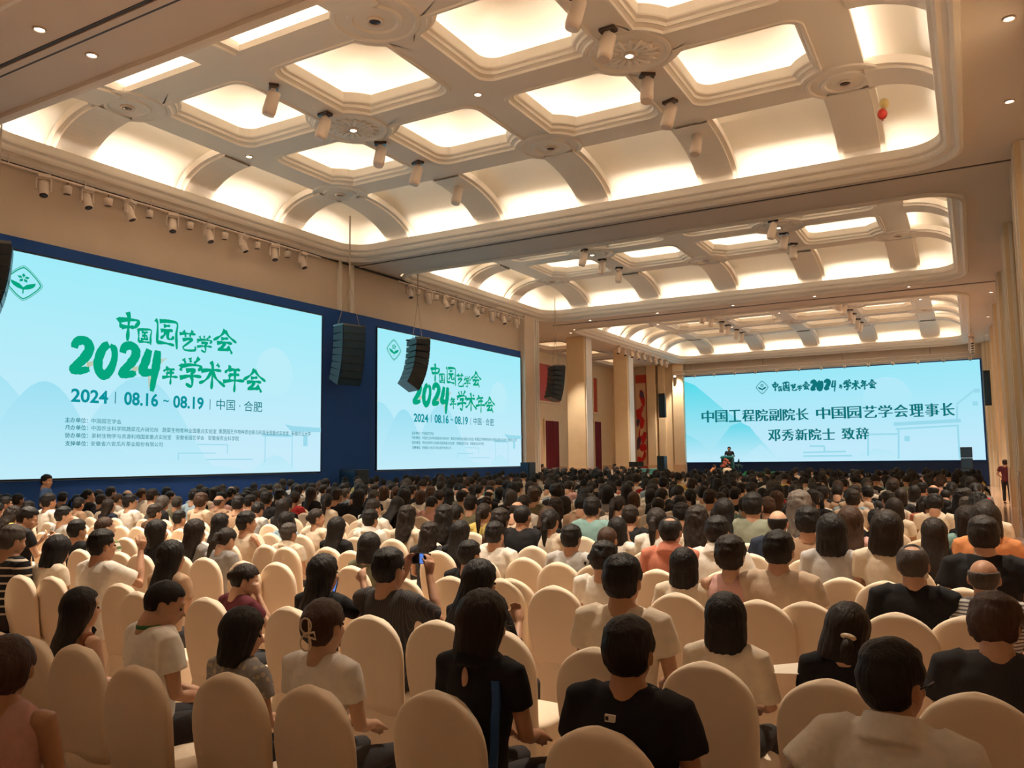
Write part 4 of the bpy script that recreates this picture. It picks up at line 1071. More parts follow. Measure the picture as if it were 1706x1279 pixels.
def fingers(mb, wrist, dirv, palm_n, side, curl=0.5, scale=1.0):
    """palm plus four unequal bent fingers and a thumb; dirv: pointing, palm_n: out of the palm, side: +1/-1 for the thumb"""
    d = Vector(dirv).normalized(); nrm = Vector(palm_n); nrm = (nrm-d*nrm.dot(d)).normalized(); sd = d.cross(nrm)*side
    w = Vector(wrist); s = scale
    mb.tube([w, w+d*.035*s, w+d*.085*s], [.026*s, .034*s, .036*s], 10)
    mb.tube([w+d*.02*s+sd*.02*s, w+d*.085*s+sd*.028*s], [.020*s, .014*s], 8); mb.tube([w+d*.02*s-sd*.02*s, w+d*.082*s-sd*.03*s], [.018*s, .013*s], 8)
    for k, (off, L) in enumerate(((.031, .074), (.011, .082), (-.010, .077), (-.030, .060))):
        b = w+d*.084*s+sd*off*s
        a1, a2, a3 = curl*0.5, curl*1.1, curl*1.6
        p = [b]
        for a, f in ((a1, .42), (a2, .32), (a3, .26)): p.append(p[-1]+(d*math.cos(a)+nrm*math.sin(a))*L*f*s)
        mb.tube(p, [.0092*s, .0088*s, .0082*s, .007*s], 7)
    b = w+d*.03*s+sd*.028*s
    p = [b, b+(sd*.8+d*.7)*.026*s, b+(sd*.75+d*1.1)*.044*s+nrm*.008*s, b+(sd*.55+d*1.2+nrm*.5*curl)*.062*s]
    mb.tube(p, [.013*s, .011*s, .010*s, .008*s], 7)
class Pose: pass
def head_matrix(P):
    return Matrix.Translation(Vector(P.head)) @ Matrix.Rotation(P.hyaw, 4, 'Z') @ Matrix.Rotation(P.hpitch, 4, 'X') @ Matrix.Rotation(P.hroll, 4, 'Y') @ Matrix.Diagonal((1.11, 1.05, 1.05, 1))
def make_pose(female=False, lean=0.06, hyaw=0.0, hpitch=0.0, hroll=0.0, arms='lap', stand=False):
    P = Pose(); P.f = female; P.hyaw, P.hpitch, P.hroll = hyaw, hpitch, hroll; P.arms = arms; P.stand = stand
    sh = 0.170 if female else 0.194; P.sh = sh
    base = V3(0, -0.02, 0.56) if not stand else V3(0, 0, 0.93)
    def T(y, z): return base+rotx(V3(0, y, z), -lean)
    P.T = T; P.lean = lean; P.base = base
    P.neck = T(-.035, .515); P.head = T(-.008, .638)+V3(0, 0.03*math.sin(-hpitch) if hpitch < 0 else 0, 0.0)
    if hpitch < -0.2: P.head = T(.038, .622)
    P.S = [T(-.015, .458)+V3(s*sh, 0, 0) for s in (-1, 1)]
    g = 1 if not female else .93
    E_, W_ = [], []
    for k, s in enumerate((-1, 1)):
        S0 = P.S[k]
        a = arms if isinstance(arms, str) else arms[k]
        if a == 'lap': e, w = S0+V3(s*.045, .03, -.27*g), S0+V3(-s*.06, .25, -.34*g)
        elif a == 'phone': e, w = S0+V3(s*.04, .10, -.25*g), S0+V3(-s*.05, .27, -.10*g)
        elif a == 'raise': e, w = S0+V3(s*.09, .20, -.15*g), S0+V3(-s*.06, .30, .10)
        elif a == 'high': e, w = S0+V3(s*.06, .20, -.14*g), V3(s*.095, S0[1]+.31, P.neck[2]+.07)
        elif a == 'cheek': e, w = S0+V3(s*.07, .16, -.22*g), V3(*P.head)+V3(s*.10, .05, -.10)
        elif a == 'rest': e, w = S0+V3(s*.16, -.10, -.22*g), S0+V3(s*.36, -.04, -.26*g)
        elif a == 'down': e, w = S0+V3(s*.06, .0, -.28*g), S0+V3(s*.07, .05, -.52*g)
        elif a == 'back': e, w = S0+V3(s*.20, -.03, -.25*g), S0+V3(s*.10, -.12, .02)
        elif a == 'waist': e, w = S0+V3(s*.10, -.04, -.26*g), S0+V3(s*.02, .14, -.36*g)
        E_.append(e); W_.append(w)
    P.E, P.W = E_, W_
    if stand: P.hip = [base+V3(s*.09, 0, -.02) for s in (-1, 1)]; P.knee = [base+V3(s*.10, .02, -.46) for s in (-1, 1)]; P.ank = [base+V3(s*.10, -.01, -.86) for s in (-1, 1)]
    else: P.hip = [V3(s*.09, -.01, .54) for s in (-1, 1)]; P.knee = [V3(s*.11, .40, .52) for s in (-1, 1)]; P.ank = [V3(s*.11, .38, .10) for s in (-1, 1)]
    return P
def body_mesh(P, voxel=.012, dec=1.0, detail=False):
    b = MB(); g = .92 if P.f else 1.0; T = P.T
    # torso core, kept inside the clothes
    for q, (y, z, rx, ry) in enumerate(()): pass
    b.loft([(T(0, z), rx*g, ry*g, -P.lean) for z, rx, ry in ((-.04, .12, .09), (.08, .12, .085), (.2, .125, .09), (.34, .145, .095), (.43, .140, .085), (.48, .105, .065), (.535, .062, .058))], n=16)
    hm = head_matrix(P)
    hb = MB()
    hb.ell((0, -.010, .022), (.076, .096, .098), 20, 14)
    hb.ell((0, .030, -.030), (.062, .062, .078), 16, 12)
    hb.ell((0, .056, -.088), (.028, .026, .022), 10, 8)
    hb.ell((0, .052, -.060), (.044, .036, .034), 12, 8)
    for s in (-1, 1):
        hb.ell((s*.034, .064, -.020), (.026, .024, .022), 10, 8)
        hb.ell((s*.078, -.004, -.008), (.010, .020, .032), 10, 8); hb.ell((s*.086, -.014, .004), (.008, .010, .022), 8, 6)
    hb.tube([(0, .086, .022), (0, .100, -.006), (0, .110, -.026)], [.008, .010, .014], 8); hb.ell((0, .100, -.030), (.017, .012, .009), 8, 6)
    hb.ell((0, .090, -.056), (.023, .010, .006), 8, 6); hb.ell((0, .087, -.064), (.019, .011, .007), 8, 6); hb.ell((0, .080, .036), (.050, .014, .010), 12, 6)
    hb.xf(hm); b.add(hb.v, hb.f)
    nk = .052 if P.f else .063
    h0 = hm @ Vector((0, -.020, -.045)); n0 = Vector(P.neck)
    b.tube([n0+Vector((0, 0, -.05)), n0+Vector((0, .004, .02)), (n0+h0)/2+Vector((0, -.002, .01)), h0], [nk*1.25, nk*1.08, nk, nk*.98], 14)
    for k, s in enumerate((-1, 1)):
        S0, E, W = P.S[k], P.E[k], P.W[k]
        limb(b, [S0+V3(-s*.04, 0, .0), S0, S0*.7+E*.3, E, E*.6+W*.4, W], [r*g for r in (.05, .052, .046, .036, .036, .024)])
        d = W-E; d = d/np.linalg.norm(d)
        a = P.arms if isinstance(P.arms, str) else P.arms[k]
        if a == 'high': fingers(b, W, (0.0, .25, 1), (-s, .1, -.1), s, 0.9, .95)
        elif a == 'raise': fingers(b, W, (-s*.5, .4, .8), (0, .9, -.3), s, 1.0, .95)
        elif a == 'cheek': fingers(b, W, (-s*.3, -.1, 1), (-s, .2, 0), s, .6, .95)
        elif a == 'phone': fingers(b, W, (-s*.5, .5, .8), (-s*.2, -.2, .9), -s, 1.0, .95)
        elif a == 'back': fingers(b, W, (-s*.9, .3, .3), (0, .5, -.5), s, .7, .95)
        else: fingers(b, W, (d[0], d[1], d[2]-.2), (0, -.1, -1), -s, .45, .95)
    for k in (0, 1):
        limb(b, [P.hip[k], P.hip[k]*.5+P.knee[k]*.5, P.knee[k], P.ank[k]*.6+P.knee[k]*.4, P.ank[k]], [.075, .066, .05, .048, .034])
        a = P.ank[k]; limb(b, [a+V3(0, -.03, -.05), a+V3(0, .06, -.065), a+V3(0, .15, -.07)], [.036, .038, .028])
    return remesh(b, voxel, 3, dec)
def shirt_mesh(P, sleeve=0.55, loose=0.0, collar=False, voxel=.012, dec=1.0, low_back=False, seed=0):
    b = MB(); g = .92 if P.f else 1.0; T = P.T; L = loose
    secs = [(-.10, .150, .115), (-.02, .160, .122), (.08, .150, .112), (.18, .150, .112), (.29, .172, .122), (.38, .188, .120), (.44, .186, .108), (.482, .152, .092), (.512, .106, .076), (.525, .080, .066)]
    if P.f: secs = [(z, rx*(.98 if z < .05 else .93 if z < .25 else 1.0), ry) for z, rx, ry in secs]
    if low_back: secs = secs[:-4]+[(.42, .13, .085)]
    b.loft([(T(-.002, z), (rx+L)*g, (ry+L*.6)*g, -P.lean) for z, rx, ry in secs], n=20)
    for k, s in enumerate((-1, 1)):
        S0, E, W = P.S[k], P.E[k], P.W[k]
        if sleeve > 0.02:
            pts = [S0+V3(-s*.07, 0, .012), S0+V3(s*.004, 0, -.006)]
            rs = [.068, .071]
            if sleeve <= 1: pts += [S0+(E-S0)*sleeve*.5, S0+(E-S0)*sleeve]; rs += [.066+L*.5, .062+L]
            else:
                q = sleeve-1; pts += [S0*.5+E*.5, E, E+(W-E)*q]; rs += [.062+L*.5, .054+L*.5, .044+L*.5]
            limb(b, pts, [r*g for r in rs], 14)
        else: limb(b, [S0+V3(-s*.09, 0, .01), S0+V3(-s*.045, 0, .01)], [.05*g, .052*g], 12)
    if collar:
        n0 = Vector(P.neck)
        b.tube([n0+Vector((0, -.010, -.035)), n0+Vector((0, -.004, .010)), n0+Vector((0, .004, .040))], [.112*g, .092*g, .084*g], 22)
    sd = Vector((seed*3.1, seed*1.7, 0))
    return remesh(b, voxel, 3, dec, lambda c: 0.005*noise.noise(Vector((c[0]*9, c[1]*9, c[2]*16))+sd)+0.0025*noise.noise(Vector((c[0]*30, c[1]*30, c[2]*12))+sd))
def trouser_mesh(P, voxel=.015, dec=.7):
    b = MB()
    if P.stand: b.loft([(P.base+V3(0, 0, z), rx, ry) for z, rx, ry in ((.06, .145, .105), (-.04, .165, .12), (-.12, .15, .11))], n=16)
    else: b.loft([((0, -.03, z), rx, ry) for z, rx, ry in ((.62, .15, .115), (.55, .175, .14), (.495, .165, .13))], n=16)
    for k in (0, 1):
        limb(b, [P.hip[k], P.hip[k]*.5+P.knee[k]*.5, P.knee[k], P.knee[k]*.3+P.ank[k]*.7, P.ank[k]+V3(0, 0, .02)], [.092, .084, .068, .058, .056])
        a = P.ank[k]; limb(b, [a+V3(0, -.03, -.045), a+V3(0, .06, -.06), a+V3(0, .16, -.07)], [.045, .046, .034])
    return remesh(b, voxel, 3, dec)
def hair_mesh(kind, voxel=.0085, dec=.6, seed=0):
    """hair in head coordinates (origin between the ears)"""
    b = MB(); rr = random.Random(seed+11)
    thick = {'short': .013, 'crop': .006, 'bald': .005, 'messy': .020, 'bob': .019, 'long': .016, 'pony': .011, 'bun': .011, 'updo': .013, 'thin': .008, 'curly': .021}[kind]
    n, m = 48, 32; vs = []
    low_back = {'short': -.096, 'crop': -.080, 'bald': -.075, 'thin': -.08, 'messy': -.098}.get(kind, -.10)
    for i in range(m+1):
        th = math.pi*i/m
        for j in range(n):
            a = 2*math.pi*j/n                      # a=0 -> back
            x, y, z = math.sin(th)*math.sin(a), -math.sin(th)*math.cos(a), math.cos(th)
            A = abs((a+math.pi) % (2*math.pi)-math.pi)   # 0 back .. pi front
            R = Vector((x*(.079+thick), y*(.098+thick), z*(.098+thick*1.25)))+Vector((0, -.010, .024))
            if kind in ('short', 'messy', 'curly'): R += Vector((x, y, z))*(0.004*noise.noise(Vector((x*5+seed, y*5, z*5))) + (.008 if z > .5 else 0))
            lim = low_back+(0.062*min(1, max(0, (A-.9)/.5)))
            if kind in ('long', 'bob', 'curly'): lim = -.09 if A < 2.0 else lim
            if A > 1.5: lim = -.015 if kind in ('short', 'crop', 'messy', 'bald', 'thin') else -.03
            if A > 1.95: lim = .035
            if A > 2.3: lim = .070
            inside = R.z < lim
            if kind in ('short', 'crop', 'messy', 'pony', 'bun', 'updo', 'bald', 'thin') and 1.35 < A < 1.75 and R.z < .022: inside = True
            if kind == 'bald' and (R.z > .055 or A > 2.1) : inside = True
            if kind == 'thin' and R.z > .105 and A < 1.6 and math.hypot(R.x, R.y+.03) < .045: inside = True
            if inside: R = Vector((0, -.010, .024))+(R-Vector((0, -.010, .024)))*.70
            vs.append(R)
    fs = [(i*n+j, (i+1)*n+j, (i+1)*n+(j+1) % n, i*n+(j+1) % n) for i in range(m) for j in range(n)]
    b.add(vs, fs)
    if kind == 'long':
        b.loft([((0, -.012, .04), .088, .100), ((0, -.030, -.04), .094, .090), ((0, -.060, -.11), .097, .070), ((0, -.098, -.18), .100, .052), ((0, -.128, -.26), .097, .042), ((0, -.138, -.34), .086, .034), ((.01, -.138, -.40), .060, .022), ((.015, -.135, -.43), .03, .01)], n=20)
    if kind == 'curly':
        b.loft([((0, -.015, .03), .098, .108), ((0, -.035, -.05), .104, .095), ((0, -.065, -.13), .108, .078), ((0, -.095, -.19), .10, .058), ((0, -.115, -.24), .08, .045), ((0, -.12, -.27), .05, .03)], n=20)
    if kind == 'bob':
        b.loft([((0, -.010, .05), .090, .102), ((0, -.016, -.02), .098, .096), ((0, -.022, -.08), .101, .086), ((0, -.026, -.13), .097, .076), ((0, -.028, -.155), .088, .066)], n=20)
    if kind == 'pony':
        b.ell((0, -.110, .035), (.020, .020, .020), 10, 8)
        b.tube([(0, -.110, .035), (.004, -.150, .01), (.010, -.165, -.07), (.006, -.160, -.16), (0, -.150, -.24)], [.018, .030, .034, .026, .008], 12)
    if kind == 'bun': b.ell((0, -.112, .015), (.040, .034, .038), 14, 10)
    if kind == 'updo': b.ell((0, -.098, .025), (.052, .036, .066), 14, 10)
    st = (60, 60, 9) if kind in ('long', 'bob', 'pony', 'bun', 'updo') else (38, 38, 22)
    amp = {'curly': .012, 'messy': .009, 'short': .0055, 'crop': .003, 'bald': .002}.get(kind, .0055)
    return remesh(b, voxel, 2, dec, lambda c: amp*noise.noise(Vector((c[0]*st[0]+seed, c[1]*st[1], c[2]*st[2]))))
SKIN = [(.55, .31, .20, 1), (.49, .26, .16, 1), (.60, .36, .24, 1)]
HAIRC = dict(black=(.012, .009, .008, 1), dark=(.022, .014, .010, 1), brown=(.060, .030, .018, 1), grey=(.16, .13, .11, 1), salt=(.07, .055, .047, 1))
FC = dict(black=(.012, .011, .013, 1), charcoal=(.035, .033, .036, 1), navy=(.02, .028, .05, 1), white=(.80, .74, .66, 1), cream=(.74, .62, .48, 1), beige=(.58, .44, .32, 1), tan=(.42, .27, .17, 1), grey=(.28, .26, .25, 1), ltgrey=(.50, .48, .46, 1),
          pink=(.66, .38, .34, 1), coral=(.56, .20, .13, 1), red=(.42, .03, .03, 1), orange=(.66, .26, .10, 1), teal=(.22, .36, .34, 1), green=(.03, .30, .10, 1), olive=(.16, .15, .09, 1), blue=(.07, .13, .28, 1), ltblue=(.34, .46, .56, 1), brown=(.13, .07, .045, 1), maroon=(.12, .02, .03, 1), yellow=(.66, .50, .14, 1), greygreen=(.26, .27, .20, 1), rust=(.30, .10, .05, 1))
_pc = {}
def cached(key, fn):
    if key not in _pc: _pc[key] = fn()
    return _pc[key]
def person(loc, rz=0.0, scale=1.0, female=False, hair='short', hc='black', shirt='white', smat='fabric', sleeve=None, loose=0.0, collar=False, hyaw=0.0, hpitch=0.0, hroll=0.0, arms='lap', lean=0.06, skin=0, stand=False, hero=False, trousers=True, sheer=False, low=False):
    key = (female, round(lean, 2), round(hyaw, 2), round(hpitch, 2), round(hroll, 2), arms, stand)
    P = cached(('pose',)+key, lambda: make_pose(female, lean, hyaw, hpitch, hroll, arms, stand))
    handy = not isinstance(arms, str) or arms != 'lap'
    vox = .0095 if handy else .013
    bm_ = cached(('body',)+key, lambda: body_mesh(P, vox, .55 if handy else .7))
    if sleeve is None: sleeve = .55
    r = empty('person', loc, rz); r.scale = (scale,)*3
    o = link('body', bm_, None, r)
    if not bm_.materials: bm_.materials.append(M['skin'])
    o.color = SKIN[skin]
    if shirt:
        sm = cached(('shirt', female, round(lean, 2), arms, stand, sleeve, round(loose, 3), collar, low), lambda: shirt_mesh(P, sleeve, loose, collar, .013, .6, low))
        if not sm.materials: sm.materials.append(M['fabric'])
        s = link('shirt', sm, None, r); s.color = FC[shirt]
        if smat != 'fabric': s.material_slots[0].link = 'OBJECT'; s.material_slots[0].material = M[smat]
    if trousers:
        tm = cached(('trousers', stand), lambda: trouser_mesh(P))
        if not tm.materials: tm.materials.append(M['trouser'])
        link('trousers', tm, None, r)
    if hair:
        hmsh = cached(('hair', hair), lambda: hair_mesh(hair))
        if not hmsh.materials: hmsh.materials.append(M['hair'])
        h = link('hair', hmsh, None, r); h.color = HAIRC[hc]; h.matrix_local = head_matrix(P)
    if hero:
        for s_ in (-1, 1):
            e = link('eye', cached(('eye',), lambda: MB().ell((0, 0, 0), (.012, .007, .007), 8, 6).me()), M['eye'] if ('eye_done' not in _pc) else None, r); _pc['eye_done'] = 1
            e.matrix_local = head_matrix(P) @ Matrix.Translation((s_*.031, .083, .006))
    return r, P
TOP_F, TOP_M = None, None
def crown(P): return (head_matrix(P) @ Vector((0, 0, .145))).z
def top_scale(P, z): return max(.84, min(1.16, z/crown(P)))
# ================================================================== AUDIENCE
ROWS = [1.45, 2.55, 3.72, 5.37, 6.5, 7.63]
while ROWS[-1] < 45.5: ROWS.append(ROWS[-1]+1.09)
def ordw(k):
    if k < 20: return order_word[k]
    tens = {2: 'twenty', 3: 'thirty', 4: 'forty', 5: 'fifty'}[(k+1)//10]
    return tens+('-'+order_word[(k+1) % 10-1] if (k+1) % 10 else ('ieth' if False else 'ieth'))
HD = .30
people_at = []      # (row, x, y)
placed = []         # (row, x, obj, kw, label or None)
def put(px, py, label=None, row=None, rz=0.0, **kw):
    kw.setdefault('hair', 'short'); kw.setdefault('arms', 'lap')
    if px < 900: kw.setdefault('skin', (px*7) % 3)
    tmp = {k: kw[k] for k in ('female', 'lean', 'hyaw', 'hpitch', 'hroll', 'arms', 'stand') if k in kw}
    key = (tmp.get('female', False), round(tmp.get('lean', .06), 2), round(tmp.get('hyaw', 0.0), 2), round(tmp.get('hpitch', 0.0), 2), round(tmp.get('hroll', 0.0), 2), tmp.get('arms'), tmp.get('stand', False))
    P = cached(('pose',)+key, lambda: make_pose(*key))
    z0 = crown(P)
    zn = z0*(.98 if kw.get('female') else 1.02)
    q = at_z(px, py, zn)
    if row is None: row = min(range(len(ROWS)), key=lambda k: abs(ROWS[k]+HD-q.y))
    hy = P.head[1]
    q = at_y(px, py, ROWS[row]+.28+hy)
    s = max(.88, min(1.13, q.z/z0)); q = at_z(px, py, s*z0)
    X = q.x-P.head[0]*s; Y = q.y-hy*s*math.cos(rz)
    X += hy*s*math.sin(rz)
    r, P = person((X, Y, 0), rz, s, **kw)
    placed.append([row, X, Y, r, kw, label]); people_at.append((row, X, Y))
    return r, P, s
DN, UP = -.42, .12
# ---- nearest rows, read one by one from the photograph (head top in pixels)
put(14, 1052, 'person at the near corner with brown hair clipped up, very close', 0, rz=.5, female=True, hair='updo', hc='brown', shirt='pink', skin=1, hyaw=.3, arms='lap', hero=True, sleeve=0.02)
put(-52, 990, 'person in a bright green top cut by the frame edge, arm bare', 1, female=True, hair='bob', shirt='green')
put(137, 975, 'person with long black hair and bare shoulders in a halter top', 1, female=True, hair='long', shirt='rust', sleeve=0.02, low=True, hyaw=-.2, hero=True)
A2 = put(276, 964, 'person in a cream T-shirt with green collar looking down aside', 1, rz=-.25, hair='crop', shirt='white', hyaw=-.45, hpitch=-.35, hero=True, loose=.02)
put(405, 1010, 'person with long dark hair in a grey mottled cardigan', 1, rz=-.1, female=True, hair='bob', shirt='grey', smat='pattern', sleeve=.5, hyaw=-.5, hpitch=-.2, hero=True, loose=.01)
A4 = put(541, 992, 'person in a white T-shirt, brown hair held by a cream bow clip', 1, female=True, hair='updo', hc='brown', shirt='white', hero=True, skin=2)
A5 = put(775, 988, 'person in a black top with a keyhole back and blue strap', 1, rz=-.12, female=True, hair='bob', hc='dark', shirt='black', hyaw=-.3, hpitch=-.15, hero=True, collar=True, hroll=.06)
A6 = put(1041, 1025, 'person in a black T-shirt with a small white badge at the neck', 1, hair='short', shirt='black', loose=.025, hero=True, skin=1)
A7 = put(1484, 1060, 'person in a beige polo shirt and glasses, elbow out to one side', 1, rz=-.12, hair='short', shirt='white', loose=.02, hyaw=-.4, arms=('rest', 'lap'), hero=True, collar=True, skin=1)
put(1208, 984, 'person with straight black bob in a sheer cream blouse', 2, female=True, hair='bob', shirt='cream', sleeve=.9, hero=True, loose=.005)
B2 = put(1408, 1005, 'person in black with low hair tied by a pale scrunchie', 2, female=True, hair='bob', hc='dark', shirt='black', hpitch=-.35, hroll=.2, hero=True)
put(1655, 990, 'person in a dark grey T-shirt with short brown tied hair', 2, hair='messy', hc='brown', shirt='charcoal', loose=.03, hpitch=-.3, hyaw=-.25, hero=True)
put(1037, 920, 'tall person in a pale tan T-shirt sitting upright behind the black T-shirt', 2, hair='short', shirt='cream', loose=.02, skin=1, hero=True)
B6 = put(634, 912, 'person in a dark pinstriped shirt raising a phone with both hands', 2, rz=0, hair='short', shirt='charcoal', smat='pinstripe', sleeve=.8, arms=('high', 'high'), hero=True, loose=.01, hyaw=-.1)
B7 = put(778, 934, 'person in black with long hair holding a phone before the face', 2, rz=-.1, female=True, hair='long', shirt='black', sleeve=1.4, hyaw=-.3, hpitch=-.2, arms=('lap', 'phone'), hero=True)
B8 = put(525, 922, 'person in black lace with long hair lifting a glowing blue phone', 2, rz=0, female=True, hair='long', shirt='black', arms=('lap', 'raise'), hyaw=-.15, hero=True)
B9 = put(362, 944, 'person with a flower clip resting the cheek on one hand', 2, rz=-.2, female=True, hair='bun', hc='dark', shirt='maroon', arms=('lap', 'cheek'), hyaw=-.5, hpitch=-.3, hero=True)
put(240, 902, 'person with very long straight black hair beside the phone holder', 2, female=True, hair='long', shirt='tan', hero=True)
B11 = put(124, 884, 'person in a white shirt holding up a pale blue phone', 2, rz=0, hair='short', shirt='white', sleeve=.7, arms=('lap', 'high'), hyaw=-.15, hero=True, loose=.02)
put(63, 894, 'person in a pale blouse with dark bobbed hair and head bent', 2, female=True, hair='bob', shirt='cream', hpitch=-.3)
put(22, 873, 'person in a black shirt with thin white stripes', 2, hair='short', hc='salt', shirt='black', smat='stripe_h', hpitch=-.2, sleeve=.6)
put(1519, 902, 'person in a black jacket with thinning grey-streaked hair', 3, hair='thin', hc='salt', shirt='black', sleeve=1.9, loose=.03, hero=True)
put(1637, 925, 'balding person in a fine grey striped polo shirt', 3, hair='bald', hc='salt', shirt='ltgrey', smat='stripe_fine', loose=.03, skin=1, hero=True)
put(1139, 910, 'person with a black bob in a cream top with green strap', 3, female=True, hair='bob', shirt='cream', loose=.02)
put(1006, 902, 'person in a white shirt with the head turned, behind the tall one', 3, hair='messy', shirt='white', hyaw=-.4, hpitch=-.2)
put(962, 917, 'person with long loose black hair falling over the chair back', 3, female=True, hair='long', shirt='cream', hroll=.15)
put(783, 898, 'person in a black T-shirt with close black hair', 3, hair='short', shirt='black', hyaw=-.2)
put(687, 873, 'person with curly dark hair behind the raised phone', 4, hair='curly', hc='dark', shirt='charcoal')
put(598, 888, 'person in a brown printed shirt with round black hair', 3, female=True, hair='bob', hc='black', shirt='olive', hpitch=-.2)
put(480, 870, 'person with grey hair in a pale polo with green collar band', 4, hair='short', hc='salt', shirt='cream', collar=True, loose=.02)
put(551, 860, 'person in black with long dark hair down the back', 4, female=True, hair='long', shirt='black')
put(374, 879, 'person with a high ponytail leaning over', 3, female=True, hair='pony', hc='dark', shirt='grey', hpitch=-.42)
put(262, 864, 'person in dark clothes with a black bob beside two others', 3, female=True, hair='bob', shirt='black', hyaw=-.3)
put(280, 871, 'person with smooth black hair and pale top, head lowered', 3, female=True, hair='bob', shirt='white', hpitch=-.3, hyaw=-.3)
put(318, 863, 'person with shoulder-length dark hair in a grey blouse', 3, female=True, hair='long', hc='dark', shirt='grey')
put(176, 858, 'person with cropped hair in a green and white striped shirt', 3, hair='crop', hc='brown', shirt='white', smat='stripe_green', hyaw=-.2, skin=2)
put(130, 864, 'person with thick black hair just behind the blue phone', 3, hair='short', shirt='black')
put(47, 844, 'person in black with glasses looking down at a phone', 3, rz=-.2, hair='short', shirt='black', hyaw=-.5, hpitch=-.3, arms='phone')
put(1117, 857, 'person in a coral shirt with thinning dark hair', 4, hair='thin', shirt='coral', collar=True, loose=.02, skin=1)
put(1216, 891, 'person in a sleeveless patterned top with tied hair', 3, female=True, hair='messy', hc='dark', shirt='pink', sleeve=.02, skin=2)
put(1192, 858, 'person in a white polo with broad shoulders', 4, hair='short', shirt='white', collar=True, loose=.04)
put(1290, 847, 'bald person in a navy shirt', 5, hair='bald', hc='black', shirt='navy', loose=.03, skin=2)
put(1296, 881, 'person in a creased tan shirt with black hair', 3, hair='short', shirt='beige', loose=.03)
put(1383, 854, 'person with a glossy black bob in a pale grey top', 4, female=True, hair='bob', shirt='ltgrey')
put(1475, 848, 'person in a seamed cream blouse with shoulder length hair', 4, female=True, hair='bob', hc='dark', shirt='cream', hroll=.1)
put(1524, 866, 'person with a grey buzz cut in a sage shirt', 4, hair='crop', hc='salt', shirt='greygreen', loose=.02, hyaw=-.2)
put(1555, 860, 'person in black with a long dark ponytail near the aisle', 5, female=True, hair='long', hc='dark', shirt='black')
put(1498, 886, 'person in a white jacket raising an arm to the head', 4, hair='short', hc='dark', shirt='white', sleeve=1.7, arms=('back', 'lap'), hyaw=.4)
put(1637, 857, 'broad person in a black T-shirt at the aisle end of the row', 4, hair='short', hc='dark', shirt='black', loose=.04, hero=True)
put(1640, 834, 'person in orange at the aisle with bag strap', 5, female=True, hair='bob', hc='dark', shirt='orange', loose=.04)
put(1012, 874, 'cropped haired person in a black jacket with a ruddy neck', 4, hair='crop', hc='brown', shirt='black', sleeve=1.8, loose=.02, skin=1)
put(952, 872, 'person in a light grey shirt with neat black hair', 4, hair='short', shirt='ltgrey', loose=.02)
put(917, 846, 'person in a cream top with a long black ponytail', 5, female=True, hair='pony', hc='black', shirt='cream')
put(871, 838, 'person in a black T-shirt with a shaved neck', 5, hair='crop', hc='black', shirt='black', loose=.03)
put(902, 833, 'person in a pale shirt bending the head', 5, hair='short', shirt='ltgrey', hpitch=-.3)
put(987, 826, 'person in a pale teal T-shirt with high cropped hair', 6, hair='short', shirt='teal', loose=.03)
put(825, 867, 'person in a white T-shirt with a red collar band', 4, hair='short', shirt='white', loose=.02)
put(740, 868, 'person in a black top with long black hair at mid hall', 4, female=True, hair='long', shirt='black')
put(741, 842, 'person in dark clothes with wavy hair beside the cream blouse', 5, female=True, hair='curly', shirt='charcoal')
put(679, 842, 'person with big wavy dark hair in a cream blouse', 5, female=True, hair='curly', hc='dark', shirt='cream')
put(618, 847, 'person in a white shirt with grey collar, black hair', 5, hair='short', shirt='white', collar=True)
put(1206, 828, 'person in black with very long hair standing out among pale shirts', 6, female=True, hair='long', shirt='black')
put(1254, 819, 'person in a sage shirt with square black hair', 6, hair='short', shirt='greygreen', loose=.03)
put(1331, 817, 'person with grey curly hair in a white shirt', 6, hair='curly', hc='grey', shirt='white')
put(1345, 843, 'person in a tan shirt with fluffy black hair', 5, hair='messy', shirt='tan')
put(1414, 841, 'person with long brown hair in a pale pink top', 5, female=True, hair='long', hc='brown', shirt='pink')
put(1569, 833, 'person in a black shirt leaning one elbow out', 5, hair='messy', shirt='black', arms=('rest', 'lap'), loose=.03)
put(1157, 843, 'person with wavy hair in a cream cardigan', 5, female=True, hair='curly', hc='dark', shirt='cream')
put(1028, 860, 'person propping the cheek on one hand, white top', 5, female=True, hair='bob', shirt='white', arms=('lap', 'cheek'), hyaw=.3)
put(1050, 840, 'person in a black shirt beside the ponytail', 6, hair='short', hc='dark', shirt='black')
put(1094, 843, 'person in white with a low ponytail over a maroon scarf', 5, female=True, hair='pony', hc='dark', shirt='white')
put(834, 846, 'person in a brown printed dress', 5, female=True, hair='messy', hc='dark', shirt='brown')
put(761, 838, 'person in a light shirt with a short ponytail', 6, female=True, hair='pony', shirt='cream')
put(807, 836, 'person in a yellow-cream top with tied hair', 6, female=True, hair='pony', hc='dark', shirt='yellow')
put(785, 824, 'person in an olive shirt with a lanyard', 7, hair='short', shirt='olive')
put(528, 845, 'person with dark hair tied up and profile turned', 5, female=True, hair='bun', hc='dark', shirt='cream', hyaw=-.6)
put(506, 840, 'person in white with a beaded hair band', 5, female=True, hair='bun', shirt='white', hyaw=-.3)
put(478, 851, 'person in a pale blue blouse with black hair', 5, female=True, hair='bob', shirt='ltblue')
put(412, 851, 'person in a cream shirt with arms behind the head', 4, hair='messy', shirt='cream', arms=('back', 'back'), hyaw=-.5)
put(369, 853, 'person with sleek black hair in a light jacket', 4, female=True, hair='long', shirt='white', hyaw=-.3)
put(300, 849, 'person with round black hair in the fifth row', 5, hair='short', shirt='tan')
put(473, 829, 'person in black with a long straight back of hair', 6, female=True, hair='long', shirt='charcoal')
